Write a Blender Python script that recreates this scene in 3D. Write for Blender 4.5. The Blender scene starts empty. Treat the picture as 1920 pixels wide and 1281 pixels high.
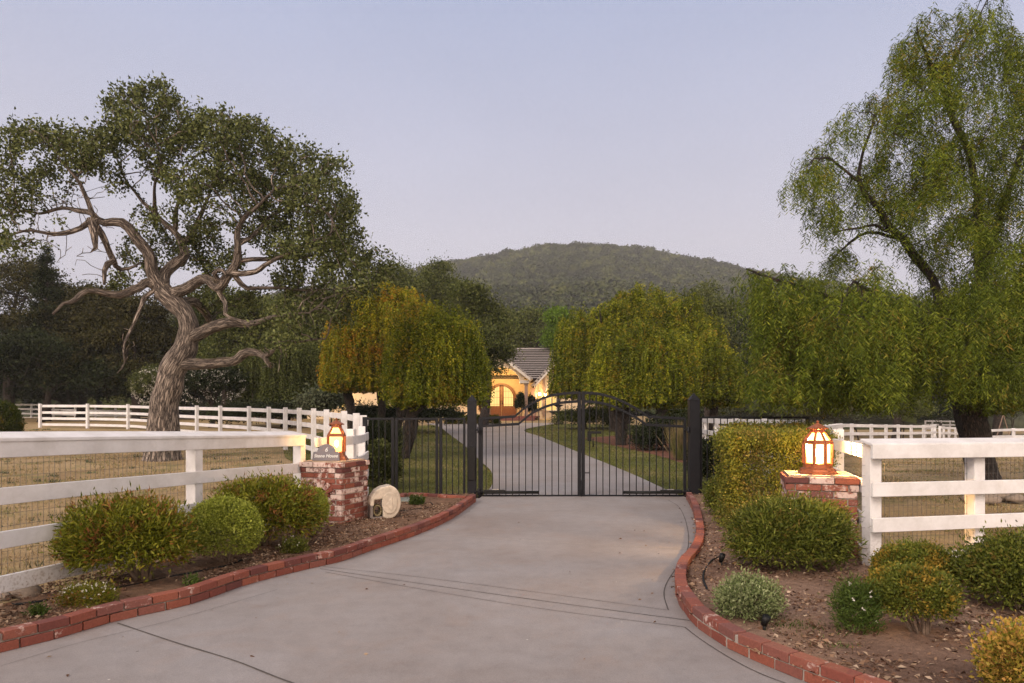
import bpy, math, random
import numpy as np
from mathutils import Vector, kdtree, noise

random.seed(7)
sc = bpy.context.scene
COL = sc.collection
R = math.radians
F, CX, HY, EYE = 1280.0, 960.0, 780.0, 1.6      # focal length in photo pixels, centre column, horizon row, eye height

# ------------------------------------------------------------------ camera, world, sun, exposure
cam_d = bpy.data.cameras.new("camera")
cam_d.lens = 24.0; cam_d.sensor_width = 36.0
cam_d.shift_y = (HY - 640.5) / 1920.0
cam_d.clip_start = 0.05; cam_d.clip_end = 4000
cam = bpy.data.objects.new("camera", cam_d); COL.objects.link(cam)
cam.location = (0, 0, EYE); cam.rotation_euler = (R(90), 0, 0)
sc.camera = cam

wd = bpy.data.worlds.new("World"); sc.world = wd; wd.use_nodes = True
nt = wd.node_tree; nt.nodes.clear()
def wn(t, **k):
    n = nt.nodes.new(t)
    for a, b in k.items(): setattr(n, a, b)
    return n
tc = wn("ShaderNodeTexCoord"); sp = wn("ShaderNodeSeparateXYZ"); nt.links.new(tc.outputs["Generated"], sp.inputs[0])
ramp = wn("ShaderNodeValToRGB"); nt.links.new(sp.outputs["Z"], ramp.inputs[0])
cr = ramp.color_ramp
cr.elements[0].position = 0.0; cr.elements[0].color = (0.60, 0.575, 0.66, 1)
cr.elements[1].position = 1.0; cr.elements[1].color = (0.52, 0.53, 0.60, 1)
for p, c in ((0.10, (0.615, 0.59, 0.665)), (0.24, (0.595, 0.585, 0.675)), (0.37, (0.52, 0.54, 0.68)), (0.52, (0.42, 0.475, 0.665)), (0.66, (0.45, 0.49, 0.64))):
    e = cr.elements.new(p); e.color = (*c, 1)
nz = wn("ShaderNodeTexNoise"); nz.inputs["Scale"].default_value = 1.6; nz.inputs["Detail"].default_value = 4
mp = wn("ShaderNodeMapping"); mp.inputs["Scale"].default_value = (1, 1, 2.5)
nt.links.new(tc.outputs["Generated"], mp.inputs[0]); nt.links.new(mp.outputs[0], nz.inputs[0])
nr = wn("ShaderNodeMapRange"); nr.inputs[1].default_value = 0.3; nr.inputs[2].default_value = 0.7; nr.inputs[3].default_value = 0.955; nr.inputs[4].default_value = 1.045
nt.links.new(nz.outputs[0], nr.inputs[0])
mx = wn("ShaderNodeMix", data_type='RGBA', blend_type='MULTIPLY'); mx.inputs[0].default_value = 1
nt.links.new(ramp.outputs[0], mx.inputs[6]); nt.links.new(nr.outputs[0], mx.inputs[7])
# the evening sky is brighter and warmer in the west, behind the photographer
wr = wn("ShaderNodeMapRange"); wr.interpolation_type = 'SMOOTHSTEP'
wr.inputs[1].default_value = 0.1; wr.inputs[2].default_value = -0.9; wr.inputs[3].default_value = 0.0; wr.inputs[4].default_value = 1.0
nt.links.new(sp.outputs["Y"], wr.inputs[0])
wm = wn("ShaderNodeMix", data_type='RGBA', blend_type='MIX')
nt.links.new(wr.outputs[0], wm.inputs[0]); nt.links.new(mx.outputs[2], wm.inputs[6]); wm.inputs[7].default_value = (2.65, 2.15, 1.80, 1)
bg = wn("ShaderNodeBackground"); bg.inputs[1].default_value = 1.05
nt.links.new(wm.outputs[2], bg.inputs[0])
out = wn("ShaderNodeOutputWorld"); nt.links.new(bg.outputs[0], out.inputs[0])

sun_d = bpy.data.lights.new("sun", 'SUN'); sun_d.energy = 2.3; sun_d.angle = R(18); sun_d.color = (1.0, 0.85, 0.74)
sun = bpy.data.objects.new("sun", sun_d); COL.objects.link(sun)
sun.rotation_euler = Vector((0.55, 0.75, -0.62)).to_track_quat('-Z', 'Y').to_euler()
vs = sc.view_settings
vs.view_transform = 'Standard'; vs.look = 'None'; vs.exposure = 0.0; vs.gamma = 1.0; vs.use_curve_mapping = False
try:
    cy = sc.cycles
    cy.max_bounces = 6; cy.diffuse_bounces = 3; cy.glossy_bounces = 2; cy.transmission_bounces = 6; cy.transparent_max_bounces = 8
    cy.volume_bounces = 0; cy.use_denoising = True; cy.denoising_input_passes = 'RGB_ALBEDO_NORMAL'; cy.denoising_prefilter = 'FAST'; cy.sample_clamp_indirect = 4.0
    cy.caustics_reflective = False; cy.caustics_refractive = False
except Exception: pass

# ------------------------------------------------------------------ terrain
def sstep(a, b, x):
    t = min(1.0, max(0.0, (x - a) / (b - a))); return t * t * (3 - 2 * t)
def splus(v, k=1.2): return k * math.log1p(math.exp(min(40, v / k)))
def h(x, y):
    hl = 0.030 * splus(y - 9.5); hc = 0.036 * splus(y - 14.5); hr = -0.011 * splus(y - 14)
    hl = min(hl, 1.75); hc = min(hc, 1.55); hr = max(hr, -0.5)
    a = sstep(-2.2, -4.5, x) if x < -2.2 else 0.0
    k = 0.22 * max(0, y - 14); b = sstep(4.5 + k, 9.0 + k * 1.35, x)
    return hl * a + (1 - a) * (hc * (1 - b) + hr * b)
def W(px, py, Y): return Vector(((px - CX) / F * Y, Y, EYE - (py - HY) / F * Y))
def XZ(px, Y): return (px - CX) / F * Y
def GP(px, py):                                   # the ground point seen at a photo pixel
    lo, hi = 1.0, 120.0; u = (px - CX) / F; v = (py - HY) / F; Y = lo
    while Y < hi:
        if EYE - v * Y <= h(u * Y, Y): break
        Y += 0.05
    return Vector((u * Y, Y, h(u * Y, Y)))

# ------------------------------------------------------------------ object helpers
ORG = {}
def tag(o, label=None, cat=None, group=None, kind=None):
    if label: o["label"] = label
    if cat: o["category"] = cat
    if group: o["group"] = group
    if kind: o["kind"] = kind
    return o
def thing(name, loc, label, cat, group=None):
    o = bpy.data.objects.new(name, None); COL.objects.link(o); o.location = loc; o.empty_display_size = 0.2
    ORG[o.name] = Vector(loc)
    return tag(o, label, cat, group)
def link(name, me, mats, parent=None, origin=None):
    for m in (mats if isinstance(mats, (list, tuple)) else [mats]): me.materials.append(m)
    o = bpy.data.objects.new(name, me); COL.objects.link(o)
    base = Vector((0, 0, 0))
    if parent is not None:
        o.parent = parent; base = ORG.get(parent.name, base); ORG[o.name] = base
    elif origin is not None:
        base = Vector(origin); o.location = base; ORG[o.name] = base
    if base.length > 0:
        n = len(me.vertices); a = np.empty(n * 3, np.float32); me.vertices.foreach_get("co", a)
        a = (a.reshape(-1, 3) - np.array(base, np.float32)).ravel(); me.vertices.foreach_set("co", a); me.update()
    return o
class MB:
    def __init__(s): s.v = []; s.f = []; s.m = []; s.uv = []; s.sm = []
    def add(s, vs_, fs, m=0, uv=None, smooth=False):
        b = len(s.v); s.v.extend(tuple(v) for v in vs_)
        for i, f in enumerate(fs):
            s.f.append(tuple(b + k for k in f)); s.m.append(m); s.sm.append(smooth)
            s.uv.append(uv[i] if uv else None)
    def obox(s, c, ax, ay, az, m=0):
        c = Vector(c); ax = Vector(ax); ay = Vector(ay); az = Vector(az)
        s.add([c + i * ax + j * ay + k * az for i in (-1, 1) for j in (-1, 1) for k in (-1, 1)],
              [(0, 1, 3, 2), (4, 6, 7, 5), (0, 4, 5, 1), (2, 3, 7, 6), (0, 2, 6, 4), (1, 5, 7, 3)], m)
    def box(s, c, size, rz=0.0, m=0):
        cs, sn = math.cos(rz), math.sin(rz)
        s.obox(c, (cs * size[0] / 2, sn * size[0] / 2, 0), (-sn * size[1] / 2, cs * size[1] / 2, 0), (0, 0, size[2] / 2), m)
    def sweep(s, pts, w, hh, m=0, vertical=True, cap=True):
        pts = [Vector(p) for p in pts]; n = len(pts); vs_ = []
        for i, p in enumerate(pts):
            t = (pts[min(i + 1, n - 1)] - pts[max(i - 1, 0)]).normalized()
            sd = t.cross(Vector((0, 0, 1)))
            sd = sd.normalized() if sd.length > 1e-4 else Vector((1, 0, 0))
            up = Vector((0, 0, 1)) if vertical else sd.cross(t).normalized()
            vs_ += [p - sd * w / 2 - up * hh / 2, p + sd * w / 2 - up * hh / 2, p + sd * w / 2 + up * hh / 2, p - sd * w / 2 + up * hh / 2]
        fs = []
        for i in range(n - 1):
            a, b = 4 * i, 4 * i + 4
            for k in range(4): fs.append((a + k, a + (k + 1) % 4, b + (k + 1) % 4, b + k))
        if cap: fs += [(3, 2, 1, 0), (4 * n - 4, 4 * n - 3, 4 * n - 2, 4 * n - 1)]
        s.add(vs_, fs, m)
    def tube(s, pts, rad, n=8, m=0, gn=0.0, fr=2.0, smooth=True, cap=True, v0=0.0):
        pts = [Vector(p) for p in pts]; k = len(pts); vs_ = []; ln = [v0]
        for i in range(1, k): ln.append(ln[-1] + (pts[i] - pts[i - 1]).length)
        ref = Vector((0, -1, 0.15)).normalized(); prev = None
        for i, p in enumerate(pts):
            t = (pts[min(i + 1, k - 1)] - pts[max(i - 1, 0)])
            t = t.normalized() if t.length > 1e-9 else Vector((0, 0, 1))
            if prev is None:
                a = t.cross(ref)
                if a.length < 0.05: a = t.cross(Vector((1, 0, 0)))
                a.normalize()
            else:
                a = prev - t * prev.dot(t)
                if a.length < 1e-4: a = t.cross(ref)
                a.normalize()
            prev = a; b = t.cross(a)
            r = rad[i] if hasattr(rad, '__len__') else rad
            for j in range(n):
                th = 2 * math.pi * j / n
                d = a * math.cos(th) + b * math.sin(th); rr = r
                if gn: rr = r * (1 + gn * noise.noise((p + d * r) * fr))
                vs_.append(p + d * rr)
        fs = []; uv = []
        rm = max(rad) if hasattr(rad, '__len__') else rad
        for i in range(k - 1):
            for j in range(n):
                j2 = (j + 1) % n
                fs.append((i * n + j, i * n + j2, (i + 1) * n + j2, (i + 1) * n + j))
                u0, u1 = j / n * 6.28 * rm, (j + 1) / n * 6.28 * rm
                uv.append(((u0, ln[i]), (u1, ln[i]), (u1, ln[i + 1]), (u0, ln[i + 1])))
        s.add(vs_, fs, m, uv, smooth)
        if cap:
            b0 = len(s.v) - k * n
            s.f += [tuple(b0 + j for j in reversed(range(n))), tuple(b0 + (k - 1) * n + j for j in range(n))]
            s.m += [m, m]; s.uv += [None, None]; s.sm += [smooth, smooth]
    def lathe(s, prof, c, n=16, m=0, smooth=True, rot=0.0, sx=1.0, sy=1.0):
        c = Vector(c); vs_ = []
        for r, z in prof:
            for j in range(n):
                th = 2 * math.pi * j / n + rot; vs_.append(c + Vector((r * math.cos(th) * sx, r * math.sin(th) * sy, z)))
        fs = []
        for i in range(len(prof) - 1):
            for j in range(n):
                j2 = (j + 1) % n; fs.append((i * n + j, i * n + j2, (i + 1) * n + j2, (i + 1) * n + j))
        fs += [tuple(reversed(range(n))), tuple((len(prof) - 1) * n + j for j in range(n))]
        s.add(vs_, fs, m, None, smooth)
    def prism(s, poly, axis, d0, d1, m=0):
        """poly: list of 3-D points of a flat outline; extruded along axis from d0 to d1"""
        ax = Vector(axis).normalized(); n = len(poly)
        vs_ = [Vector(p) + ax * d0 for p in poly] + [Vector(p) + ax * d1 for p in poly]
        s.add(vs_, [tuple(range(n - 1, -1, -1)), tuple(range(n, 2 * n))] + [(i, (i + 1) % n, (i + 1) % n + n, i + n) for i in range(n)], m)
    def build(s, name, mats, parent=None, origin=None, bevel=0.0, seg=1):
        me = bpy.data.meshes.new(name); me.from_pydata(s.v, [], s.f)
        me.polygons.foreach_set("material_index", s.m); me.polygons.foreach_set("use_smooth", s.sm)
        if any(u is not None for u in s.uv):
            ul = me.uv_layers.new(name="UVMap"); a = np.zeros((len(me.loops), 2), np.float32); i = 0
            for f, u in zip(s.f, s.uv):
                if u is not None: a[i:i + len(f)] = u
                i += len(f)
            ul.data.foreach_set("uv", a.ravel())
        me.update()
        o = link(name, me, mats, parent, origin)
        if bevel:
            b = o.modifiers.new("bevel", 'BEVEL'); b.width = bevel; b.segments = seg; b.limit_method = 'ANGLE'; b.angle_limit = R(40)
        return o
def npmesh(name, V, k, mats, parent=None, origin=None, smooth=False):
    """V: (n*k,3) vertices, faces of k consecutive vertices (or k=-4: two triangles folded on the midrib)"""
    me = bpy.data.meshes.new(name); V = np.ascontiguousarray(V, np.float32); nv = len(V)
    if k == -4:
        n = nv // 4; b = (np.arange(n) * 4)[:, None]
        idx = np.concatenate([b + np.array([[0, 1, 2]]), b + np.array([[0, 2, 3]])], 1).reshape(-1); kk = 3
    else: idx = np.arange(nv); kk = k
    nf = len(idx) // kk
    me.vertices.add(nv); me.loops.add(len(idx)); me.polygons.add(nf)
    me.vertices.foreach_set("co", V.ravel()); me.loops.foreach_set("vertex_index", idx.astype(np.int32))
    me.polygons.foreach_set("loop_start", (np.arange(nf) * kk).astype(np.int32)); me.polygons.foreach_set("loop_total", np.full(nf, kk, np.int32))
    me.update(calc_edges=True)
    return link(name, me, mats, parent, origin)
def unit(a): return a / np.maximum(np.linalg.norm(a, axis=1, keepdims=True), 1e-9)
def leafV(P, D, Lg, Wd, rng, fold=0.25, bias=None):
    """folded leaves: P base points, D directions, Lg lengths, Wd widths"""
    n = len(P); rnd = rng.normal(size=(n, 3))
    if bias is not None: rnd = rnd * 0.6 + bias
    S = unit(np.cross(D, rnd)); N = unit(np.cross(S, D))
    Lg = np.broadcast_to(np.asarray(Lg), (n,))[:, None]; Wd = np.broadcast_to(np.asarray(Wd), (n,))[:, None]
    mid = P + D * Lg * 0.45
    V = np.stack([P, mid + S * Wd / 2 + N * Wd * fold, P + D * Lg, mid - S * Wd / 2 + N * Wd * fold], 1)
    return V.reshape(-1, 3)
def rsph(rng, n):
    return unit(rng.normal(size=(n, 3)))
def resample(pts, step):
    pts = [Vector(p) for p in pts]; out_ = []
    # Catmull-Rom
    P = [pts[0] * 2 - pts[1]] + pts + [pts[-1] * 2 - pts[-2]]; dense = []
    for i in range(1, len(P) - 2):
        for k in range(24):
            t = k / 24; a, b, c, d = P[i - 1], P[i], P[i + 1], P[i + 2]
            dense.append(0.5 * ((2 * b) + (c - a) * t + (2 * a - 5 * b + 4 * c - d) * t * t + (3 * b - a - 3 * c + d) * t ** 3))
    dense.append(pts[-1]); L = [0]
    for i in range(1, len(dense)): L.append(L[-1] + (dense[i] - dense[i - 1]).length)
    n = max(1, round(L[-1] / step)); j = 0
    for i in range(n + 1):
        s_ = L[-1] * i / n
        while j < len(L) - 2 and L[j + 1] < s_: j += 1
        f = (s_ - L[j]) / max(1e-9, L[j + 1] - L[j]); out_.append(dense[j].lerp(dense[j + 1], f))
    return out_

# ------------------------------------------------------------------ materials
def mat(name):
    m = bpy.data.materials.new(name); m.use_nodes = True; t = m.node_tree; t.nodes.clear()
    o = t.nodes.new("ShaderNodeOutputMaterial"); b = t.nodes.new("ShaderNodeBsdfPrincipled"); t.links.new(b.outputs[0], o.inputs[0])
    def N(ty, **k):
        n = t.nodes.new(ty)
        for a, v in k.items(): setattr(n, a, v)
        return n
    return m, t, b, N
def rampn(t, N, stops, fac=None):
    r = N("ShaderNodeValToRGB"); c = r.color_ramp
    c.elements[0].position, c.elements[0].color = stops[0][0], (*stops[0][1], 1)
    c.elements[1].position, c.elements[1].color = stops[-1][0], (*stops[-1][1], 1)
    for p, col in stops[1:-1]: c.elements.new(p).color = (*col, 1)
    if fac is not None: t.links.new(fac, r.inputs[0])
    return r
def noisen(t, N, scale, detail=5, rough=0.6, vec=None, dist=0.0):
    n = N("ShaderNodeTexNoise"); n.inputs["Scale"].default_value = scale; n.inputs["Detail"].default_value = detail
    n.inputs["Roughness"].default_value = rough; n.inputs["Distortion"].default_value = dist
    if vec is not None: t.links.new(vec, n.inputs[0])
    return n
def mixc(t, N, a, b, f, mode='MIX'):
    m = N("ShaderNodeMix", data_type='RGBA', blend_type=mode)
    for s_, v in ((0, f), (6, a), (7, b)):
        if hasattr(v, 'links') or hasattr(v, 'is_linked'): t.links.new(v, m.inputs[s_])
        elif s_ == 0: m.inputs[0].default_value = v
        else: m.inputs[s_].default_value = (*v, 1)
    return m.outputs[2]
def pos(t, N): return N("ShaderNodeNewGeometry").outputs["Position"]
def bump(t, N, b, hsock, strength=0.3, dist=0.01):
    n = N("ShaderNodeBump"); n.inputs["Strength"].default_value = strength; n.inputs["Distance"].default_value = dist
    t.links.new(hsock, n.inputs["Height"]); t.links.new(n.outputs[0], b.inputs["Normal"])
def rng_(t, N, sock, a, b, lo=0.0, hi=1.0):
    m = N("ShaderNodeMapRange"); m.inputs[1].default_value = a; m.inputs[2].default_value = b; m.inputs[3].default_value = lo; m.inputs[4].default_value = hi
    t.links.new(sock, m.inputs[0]); return m.outputs[0]
def leaf_mat(name, cols, patch=None, trans=0.25, nscale=0.9, rough=0.65, pth=(0.5, 0.62), attr=None, arange=None):
    m, t, b, N = mat(name)
    g = N("ShaderNodeNewGeometry")
    r = rampn(t, N, [(i / (len(cols) - 1), c) for i, c in enumerate(cols)], g.outputs["Random Per Island"])
    col = r.outputs[0]
    big = noisen(t, N, nscale * 0.6, 3, 0.6, g.outputs["Position"])
    if attr:
        an = N('ShaderNodeAttribute'); an.attribute_name = attr
        col = mixc(t, N, col, rampn(t, N, [(0.0, arange[0]), (0.5, arange[1]), (1.0, arange[2])], an.outputs['Fac']).outputs[0], 1.0, 'MULTIPLY')
    f = rng_(t, N, big.outputs[0], 0.3, 0.7, 0.72, 1.3)
    col = mixc(t, N, col, f, 1.0, 'MULTIPLY')
    if patch is not None:
        n2 = noisen(t, N, nscale, 4, 0.7, g.outputs["Position"])
        w = N("ShaderNodeMath", operation='ADD'); t.links.new(n2.outputs[0], w.inputs[0])
        k = N("ShaderNodeMath", operation='MULTIPLY'); t.links.new(g.outputs["Random Per Island"], k.inputs[0]); k.inputs[1].default_value = 0.22
        t.links.new(k.outputs[0], w.inputs[1])
        col = mixc(t, N, col, patch, rng_(t, N, w.outputs[0], pth[0] + 0.11, pth[1] + 0.11))
    t.links.new(col, b.inputs["Base Color"]); b.inputs["Roughness"].default_value = rough
    b.inputs["Specular IOR Level"].default_value = 0.12
    tr = N("ShaderNodeBsdfTranslucent"); t.links.new(col, tr.inputs[0]); ms = N("ShaderNodeMixShader"); ms.inputs[0].default_value = trans
    t.links.new(b.outputs[0], ms.inputs[1]); t.links.new(tr.outputs[0], ms.inputs[2])
    t.links.new(ms.outputs[0], [n for n in t.nodes if n.type == 'OUTPUT_MATERIAL'][0].inputs[0])
    return m
def simple(name, col, rough=0.6, metal=0.0, nz_=0.0, ns=8.0, bmp=0.0, spec=0.5, col2=None):
    m, t, b, N = mat(name)
    b.inputs["Roughness"].default_value = rough; b.inputs["Metallic"].default_value = metal; b.inputs["Specular IOR Level"].default_value = spec
    p = pos(t, N); n = noisen(t, N, ns, 6, 0.65, p)
    c2 = col2 or tuple(x * (1 - nz_) for x in col)
    r = rampn(t, N, [(0.3, c2), (0.7, col)], n.outputs[0]); t.links.new(r.outputs[0], b.inputs["Base Color"])
    if bmp: bump(t, N, b, n.outputs[0], bmp, 0.01)
    return m
def glow(name, col, strength):
    m, t, b, N = mat(name)
    e = N("ShaderNodeEmission"); e.inputs[0].default_value = (*col, 1); e.inputs[1].default_value = strength
    t.links.new(e.outputs[0], [n for n in t.nodes if n.type == 'OUTPUT_MATERIAL'][0].inputs[0]); return m

def m_white():
    m, t, b, N = mat("white_painted_wood"); p = pos(t, N)
    mpn = N("ShaderNodeMapping"); mpn.inputs["Scale"].default_value = (1, 1, 0.35); t.links.new(p, mpn.inputs[0])
    n1 = noisen(t, N, 3.0, 6, 0.7, p); n2 = noisen(t, N, 40, 4, 0.7, p); n3 = noisen(t, N, 9, 6, 0.75, mpn.outputs[0])
    c = rampn(t, N, [(0.32, (0.53, 0.515, 0.505)), (0.62, (0.67, 0.66, 0.665))], n1.outputs[0]).outputs[0]
    c = mixc(t, N, c, (0.50, 0.44, 0.33), rng_(t, N, n3.outputs[0], 0.60, 0.80, 0, 0.5))
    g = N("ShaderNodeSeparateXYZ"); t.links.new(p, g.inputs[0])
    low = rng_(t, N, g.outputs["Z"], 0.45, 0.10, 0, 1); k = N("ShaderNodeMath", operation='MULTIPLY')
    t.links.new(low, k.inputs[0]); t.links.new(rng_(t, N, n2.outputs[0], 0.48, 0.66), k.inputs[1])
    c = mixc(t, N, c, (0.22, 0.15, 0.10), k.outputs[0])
    t.links.new(c, b.inputs["Base Color"]); b.inputs["Roughness"].default_value = 0.55
    bump(t, N, b, n2.outputs[0], 0.15, 0.004); return m
def m_concrete():
    m, t, b, N = mat("driveway_concrete"); p = pos(t, N)
    n1 = noisen(t, N, 0.55, 6, 0.62, p, 0.3); n2 = noisen(t, N, 5.5, 8, 0.7, p); n3 = noisen(t, N, 170, 3, 0.8, p); n4 = noisen(t, N, 1.3, 5, 0.7, p, 0.6)
    c = rampn(t, N, [(0.30, (0.198, 0.170, 0.158)), (0.5, (0.232, 0.212, 0.207)), (0.70, (0.262, 0.249, 0.253))], n1.outputs[0]).outputs[0]
    c = mixc(t, N, c, (0.25, 0.18, 0.14), rng_(t, N, n4.outputs[0], 0.52, 0.72, 0, 0.32))
    c = mixc(t, N, c, rampn(t, N, [(0.25, (0.78, 0.78, 0.78)), (0.5, (0.98, 0.98, 0.98)), (0.75, (1.12, 1.12, 1.12))], n2.outputs[0]).outputs[0], 0.75, 'MULTIPLY')
    c = mixc(t, N, c, rampn(t, N, [(0.3, (0.72, 0.72, 0.72)), (0.7, (1.22, 1.22, 1.22))], n3.outputs[0]).outputs[0], 1.0, 'MULTIPLY')
    v = N("ShaderNodeTexVoronoi"); v.inputs["Scale"].default_value = 1.7; t.links.new(p, v.inputs[0])
    c = mixc(t, N, c, (0.05, 0.045, 0.04), rng_(t, N, v.outputs["Distance"], 0.028, 0.012, 0, 0.85))
    v2 = N("ShaderNodeTexVoronoi"); v2.inputs["Scale"].default_value = 3.1; t.links.new(p, v2.inputs[0])
    c = mixc(t, N, c, (0.6, 0.57, 0.52), rng_(t, N, v2.outputs["Distance"], 0.03, 0.012, 0, 0.7))
    t.links.new(c, b.inputs["Base Color"]); b.inputs["Roughness"].default_value = 0.72
    bump(t, N, b, n3.outputs[0], 0.25, 0.004); return m
def m_brick(name, white=0.35):
    m, t, b, N = mat(name); g = N("ShaderNodeNewGeometry"); p = g.outputs["Position"]
    c = rampn(t, N, [(0.0, (0.095, 0.028, 0.024)), (0.35, (0.165, 0.042, 0.028)), (0.7, (0.225, 0.066, 0.038)), (1.0, (0.15, 0.055, 0.045))], g.outputs["Random Per Island"]).outputs[0]
    n1 = noisen(t, N, 12, 6, 0.75, p); n2 = noisen(t, N, 60, 4, 0.7, p)
    c = mixc(t, N, c, rampn(t, N, [(0.3, (0.6, 0.6, 0.6)), (0.7, (1.3, 1.3, 1.3))], n2.outputs[0]).outputs[0], 0.6, 'MULTIPLY')
    k = N("ShaderNodeMath", operation='ADD'); t.links.new(n1.outputs[0], k.inputs[0])
    q = N("ShaderNodeMath", operation='MULTIPLY'); q.inputs[1].default_value = 0.3
    rr = N("ShaderNodeMath", operation='FRACT'); r7 = N("ShaderNodeMath", operation='MULTIPLY'); r7.inputs[1].default_value = 7.31
    t.links.new(g.outputs["Random Per Island"], r7.inputs[0]); t.links.new(r7.outputs[0], rr.inputs[0]); t.links.new(rr.outputs[0], q.inputs[0]); t.links.new(q.outputs[0], k.inputs[1])
    c = mixc(t, N, c, (0.62, 0.50, 0.45), rng_(t, N, k.outputs[0], 0.90 - white * 0.55, 1.02 - white * 0.55, 0, 0.85))
    t.links.new(c, b.inputs["Base Color"]); b.inputs["Roughness"].default_value = 0.8
    bump(t, N, b, n2.outputs[0], 0.4, 0.004); return m
def m_bark(name, dark, light, sc_u=9, sc_v=2.2, moss=None):
    m, t, b, N = mat(name); uv = N("ShaderNodeTexCoord").outputs["UV"]
    mpn = N("ShaderNodeMapping"); mpn.inputs["Scale"].default_value = (sc_u, sc_v, 1); t.links.new(uv, mpn.inputs[0])
    n = noisen(t, N, 1.6, 7, 0.7, mpn.outputs[0], 1.2); v = N("ShaderNodeTexVoronoi", feature='DISTANCE_TO_EDGE'); v.inputs["Scale"].default_value = 2.0
    wv = N("ShaderNodeVectorMath", operation='ADD'); t.links.new(mpn.outputs[0], wv.inputs[0]); t.links.new(n.outputs["Color"], wv.inputs[1]); t.links.new(wv.outputs[0], v.inputs[0])
    hh = N("ShaderNodeMath", operation='MULTIPLY'); t.links.new(rng_(t, N, v.outputs[0], 0.0, 0.22), hh.inputs[0]); t.links.new(n.outputs[0], hh.inputs[1])
    c = rampn(t, N, [(0.05, dark), (0.55, light)], hh.outputs[0]).outputs[0]
    p = pos(t, N); n2 = noisen(t, N, 2.2, 4, 0.6, p)
    c = mixc(t, N, c, rampn(t, N, [(0.3, (0.7, 0.7, 0.7)), (0.7, (1.2, 1.2, 1.2))], n2.outputs[0]).outputs[0], 0.8, 'MULTIPLY')
    if moss:
        g = N("ShaderNodeNewGeometry"); s_ = N("ShaderNodeSeparateXYZ"); t.links.new(g.outputs["Normal"], s_.inputs[0])
        s2 = N("ShaderNodeSeparateXYZ"); t.links.new(p, s2.inputs[0])
        a = N("ShaderNodeMath", operation='MULTIPLY'); t.links.new(rng_(t, N, s_.outputs["Z"], 0.35, 0.8), a.inputs[0]); t.links.new(rng_(t, N, n2.outputs[0], 0.40, 0.60), a.inputs[1])
        c = mixc(t, N, c, moss, a.outputs[0])
    t.links.new(c, b.inputs["Base Color"]); b.inputs["Roughness"].default_value = 0.9
    bump(t, N, b, hh.outputs[0], 1.0, 0.10); return m
def m_ground(name, cols, s1=0.5, s2=14, s3=90, bmp=0.5, patch=None):
    m, t, b, N = mat(name); p = pos(t, N)
    a = noisen(t, N, s1, 7, 0.65, p, 0.4); c_ = noisen(t, N, s2, 7, 0.75, p); d = noisen(t, N, s3, 3, 0.8, p)
    c = rampn(t, N, [(0.3, cols[0]), (0.5, cols[1]), (0.7, cols[2])], a.outputs[0]).outputs[0]
    c = mixc(t, N, c, rampn(t, N, [(0.28, (0.45, 0.45, 0.45)), (0.5, (1, 1, 1)), (0.75, (1.5, 1.5, 1.5))], c_.outputs[0]).outputs[0], 0.8, 'MULTIPLY')
    c = mixc(t, N, c, rampn(t, N, [(0.3, (0.55, 0.55, 0.55)), (0.7, (1.45, 1.45, 1.45))], d.outputs[0]).outputs[0], 0.7, 'MULTIPLY')
    if patch:
        q = noisen(t, N, s1 * 2.7, 5, 0.7, p); c = mixc(t, N, c, patch, rng_(t, N, q.outputs[0], 0.52, 0.66, 0, 0.8))
    t.links.new(c, b.inputs["Base Color"]); b.inputs["Roughness"].default_value = 0.95; b.inputs["Specular IOR Level"].default_value = 0.15
    bump(t, N, b, c_.outputs[0], bmp, 0.03); return m

WHITE = m_white(); CONC = m_concrete(); BRICK = m_brick("old_red_brick", 0.42); KERBBRICK = m_brick("red_edging_brick", 0.12)
MORTAR = simple("mortar", (0.36, 0.31, 0.27), 0.9, 0, 0.4, 30, 0.5)
JOINT = simple("joint_dark", (0.085, 0.075, 0.07), 0.95, 0, 0.4, 20); JOINTL = simple("joint_light", (0.42, 0.38, 0.34), 0.9, 0, 0.3, 20)
IRON = simple("black_painted_iron", (0.011, 0.0115, 0.015), 0.5, 0.0, 0.3, 12, 0.05, 0.18)
BLACKP = simple("black_plastic", (0.008, 0.008, 0.008), 0.5, 0, 0.2, 20, 0, 0.2); SILVER = simple("bare_metal", (0.55, 0.55, 0.56), 0.35, 0.8, 0.3, 20)
COPPER = simple("aged_copper", (0.42, 0.135, 0.055), 0.45, 0.55, 0.55, 25, 0.15)
SLATE = simple("slate_plaque", (0.10, 0.105, 0.125), 0.6, 0, 0.5, 14, 0.3, 0.5, (0.16, 0.12, 0.115)); LETTER = simple("pale_lettering", (0.62, 0.62, 0.60), 0.6, 0, 0.2, 40)
PLASTIC = simple("beige_plastic", (0.60, 0.52, 0.42), 0.5, 0, 0.45, 7, 0.05); LIDM = simple("grey_green_lid", (0.20, 0.22, 0.19), 0.6, 0, 0.3, 12)
DRYGROUND = m_ground("dry_field", ((0.20, 0.135, 0.07), (0.28, 0.20, 0.105), (0.34, 0.255, 0.145)), 0.35, 9, 70, 0.6, (0.15, 0.145, 0.05))
SOIL = m_ground("bed_soil", ((0.085, 0.048, 0.031), (0.15, 0.09, 0.058), (0.23, 0.15, 0.10)), 0.9, 16, 120, 0.9)
SOILR = m_ground("bed_soil_pale", ((0.11, 0.066, 0.046), (0.19, 0.12, 0.086), (0.28, 0.19, 0.14)), 0.9, 18, 130, 0.9)
LAWN = m_ground("lawn_turf", ((0.06, 0.068, 0.018), (0.095, 0.10, 0.028), (0.17, 0.145, 0.055)), 0.5, 8, 60, 0.6)
HILLM = m_ground("hill_soil", ((0.03, 0.035, 0.018), (0.05, 0.055, 0.028), (0.08, 0.075, 0.04)), 0.02, 0.3, 2, 0.3)
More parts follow.
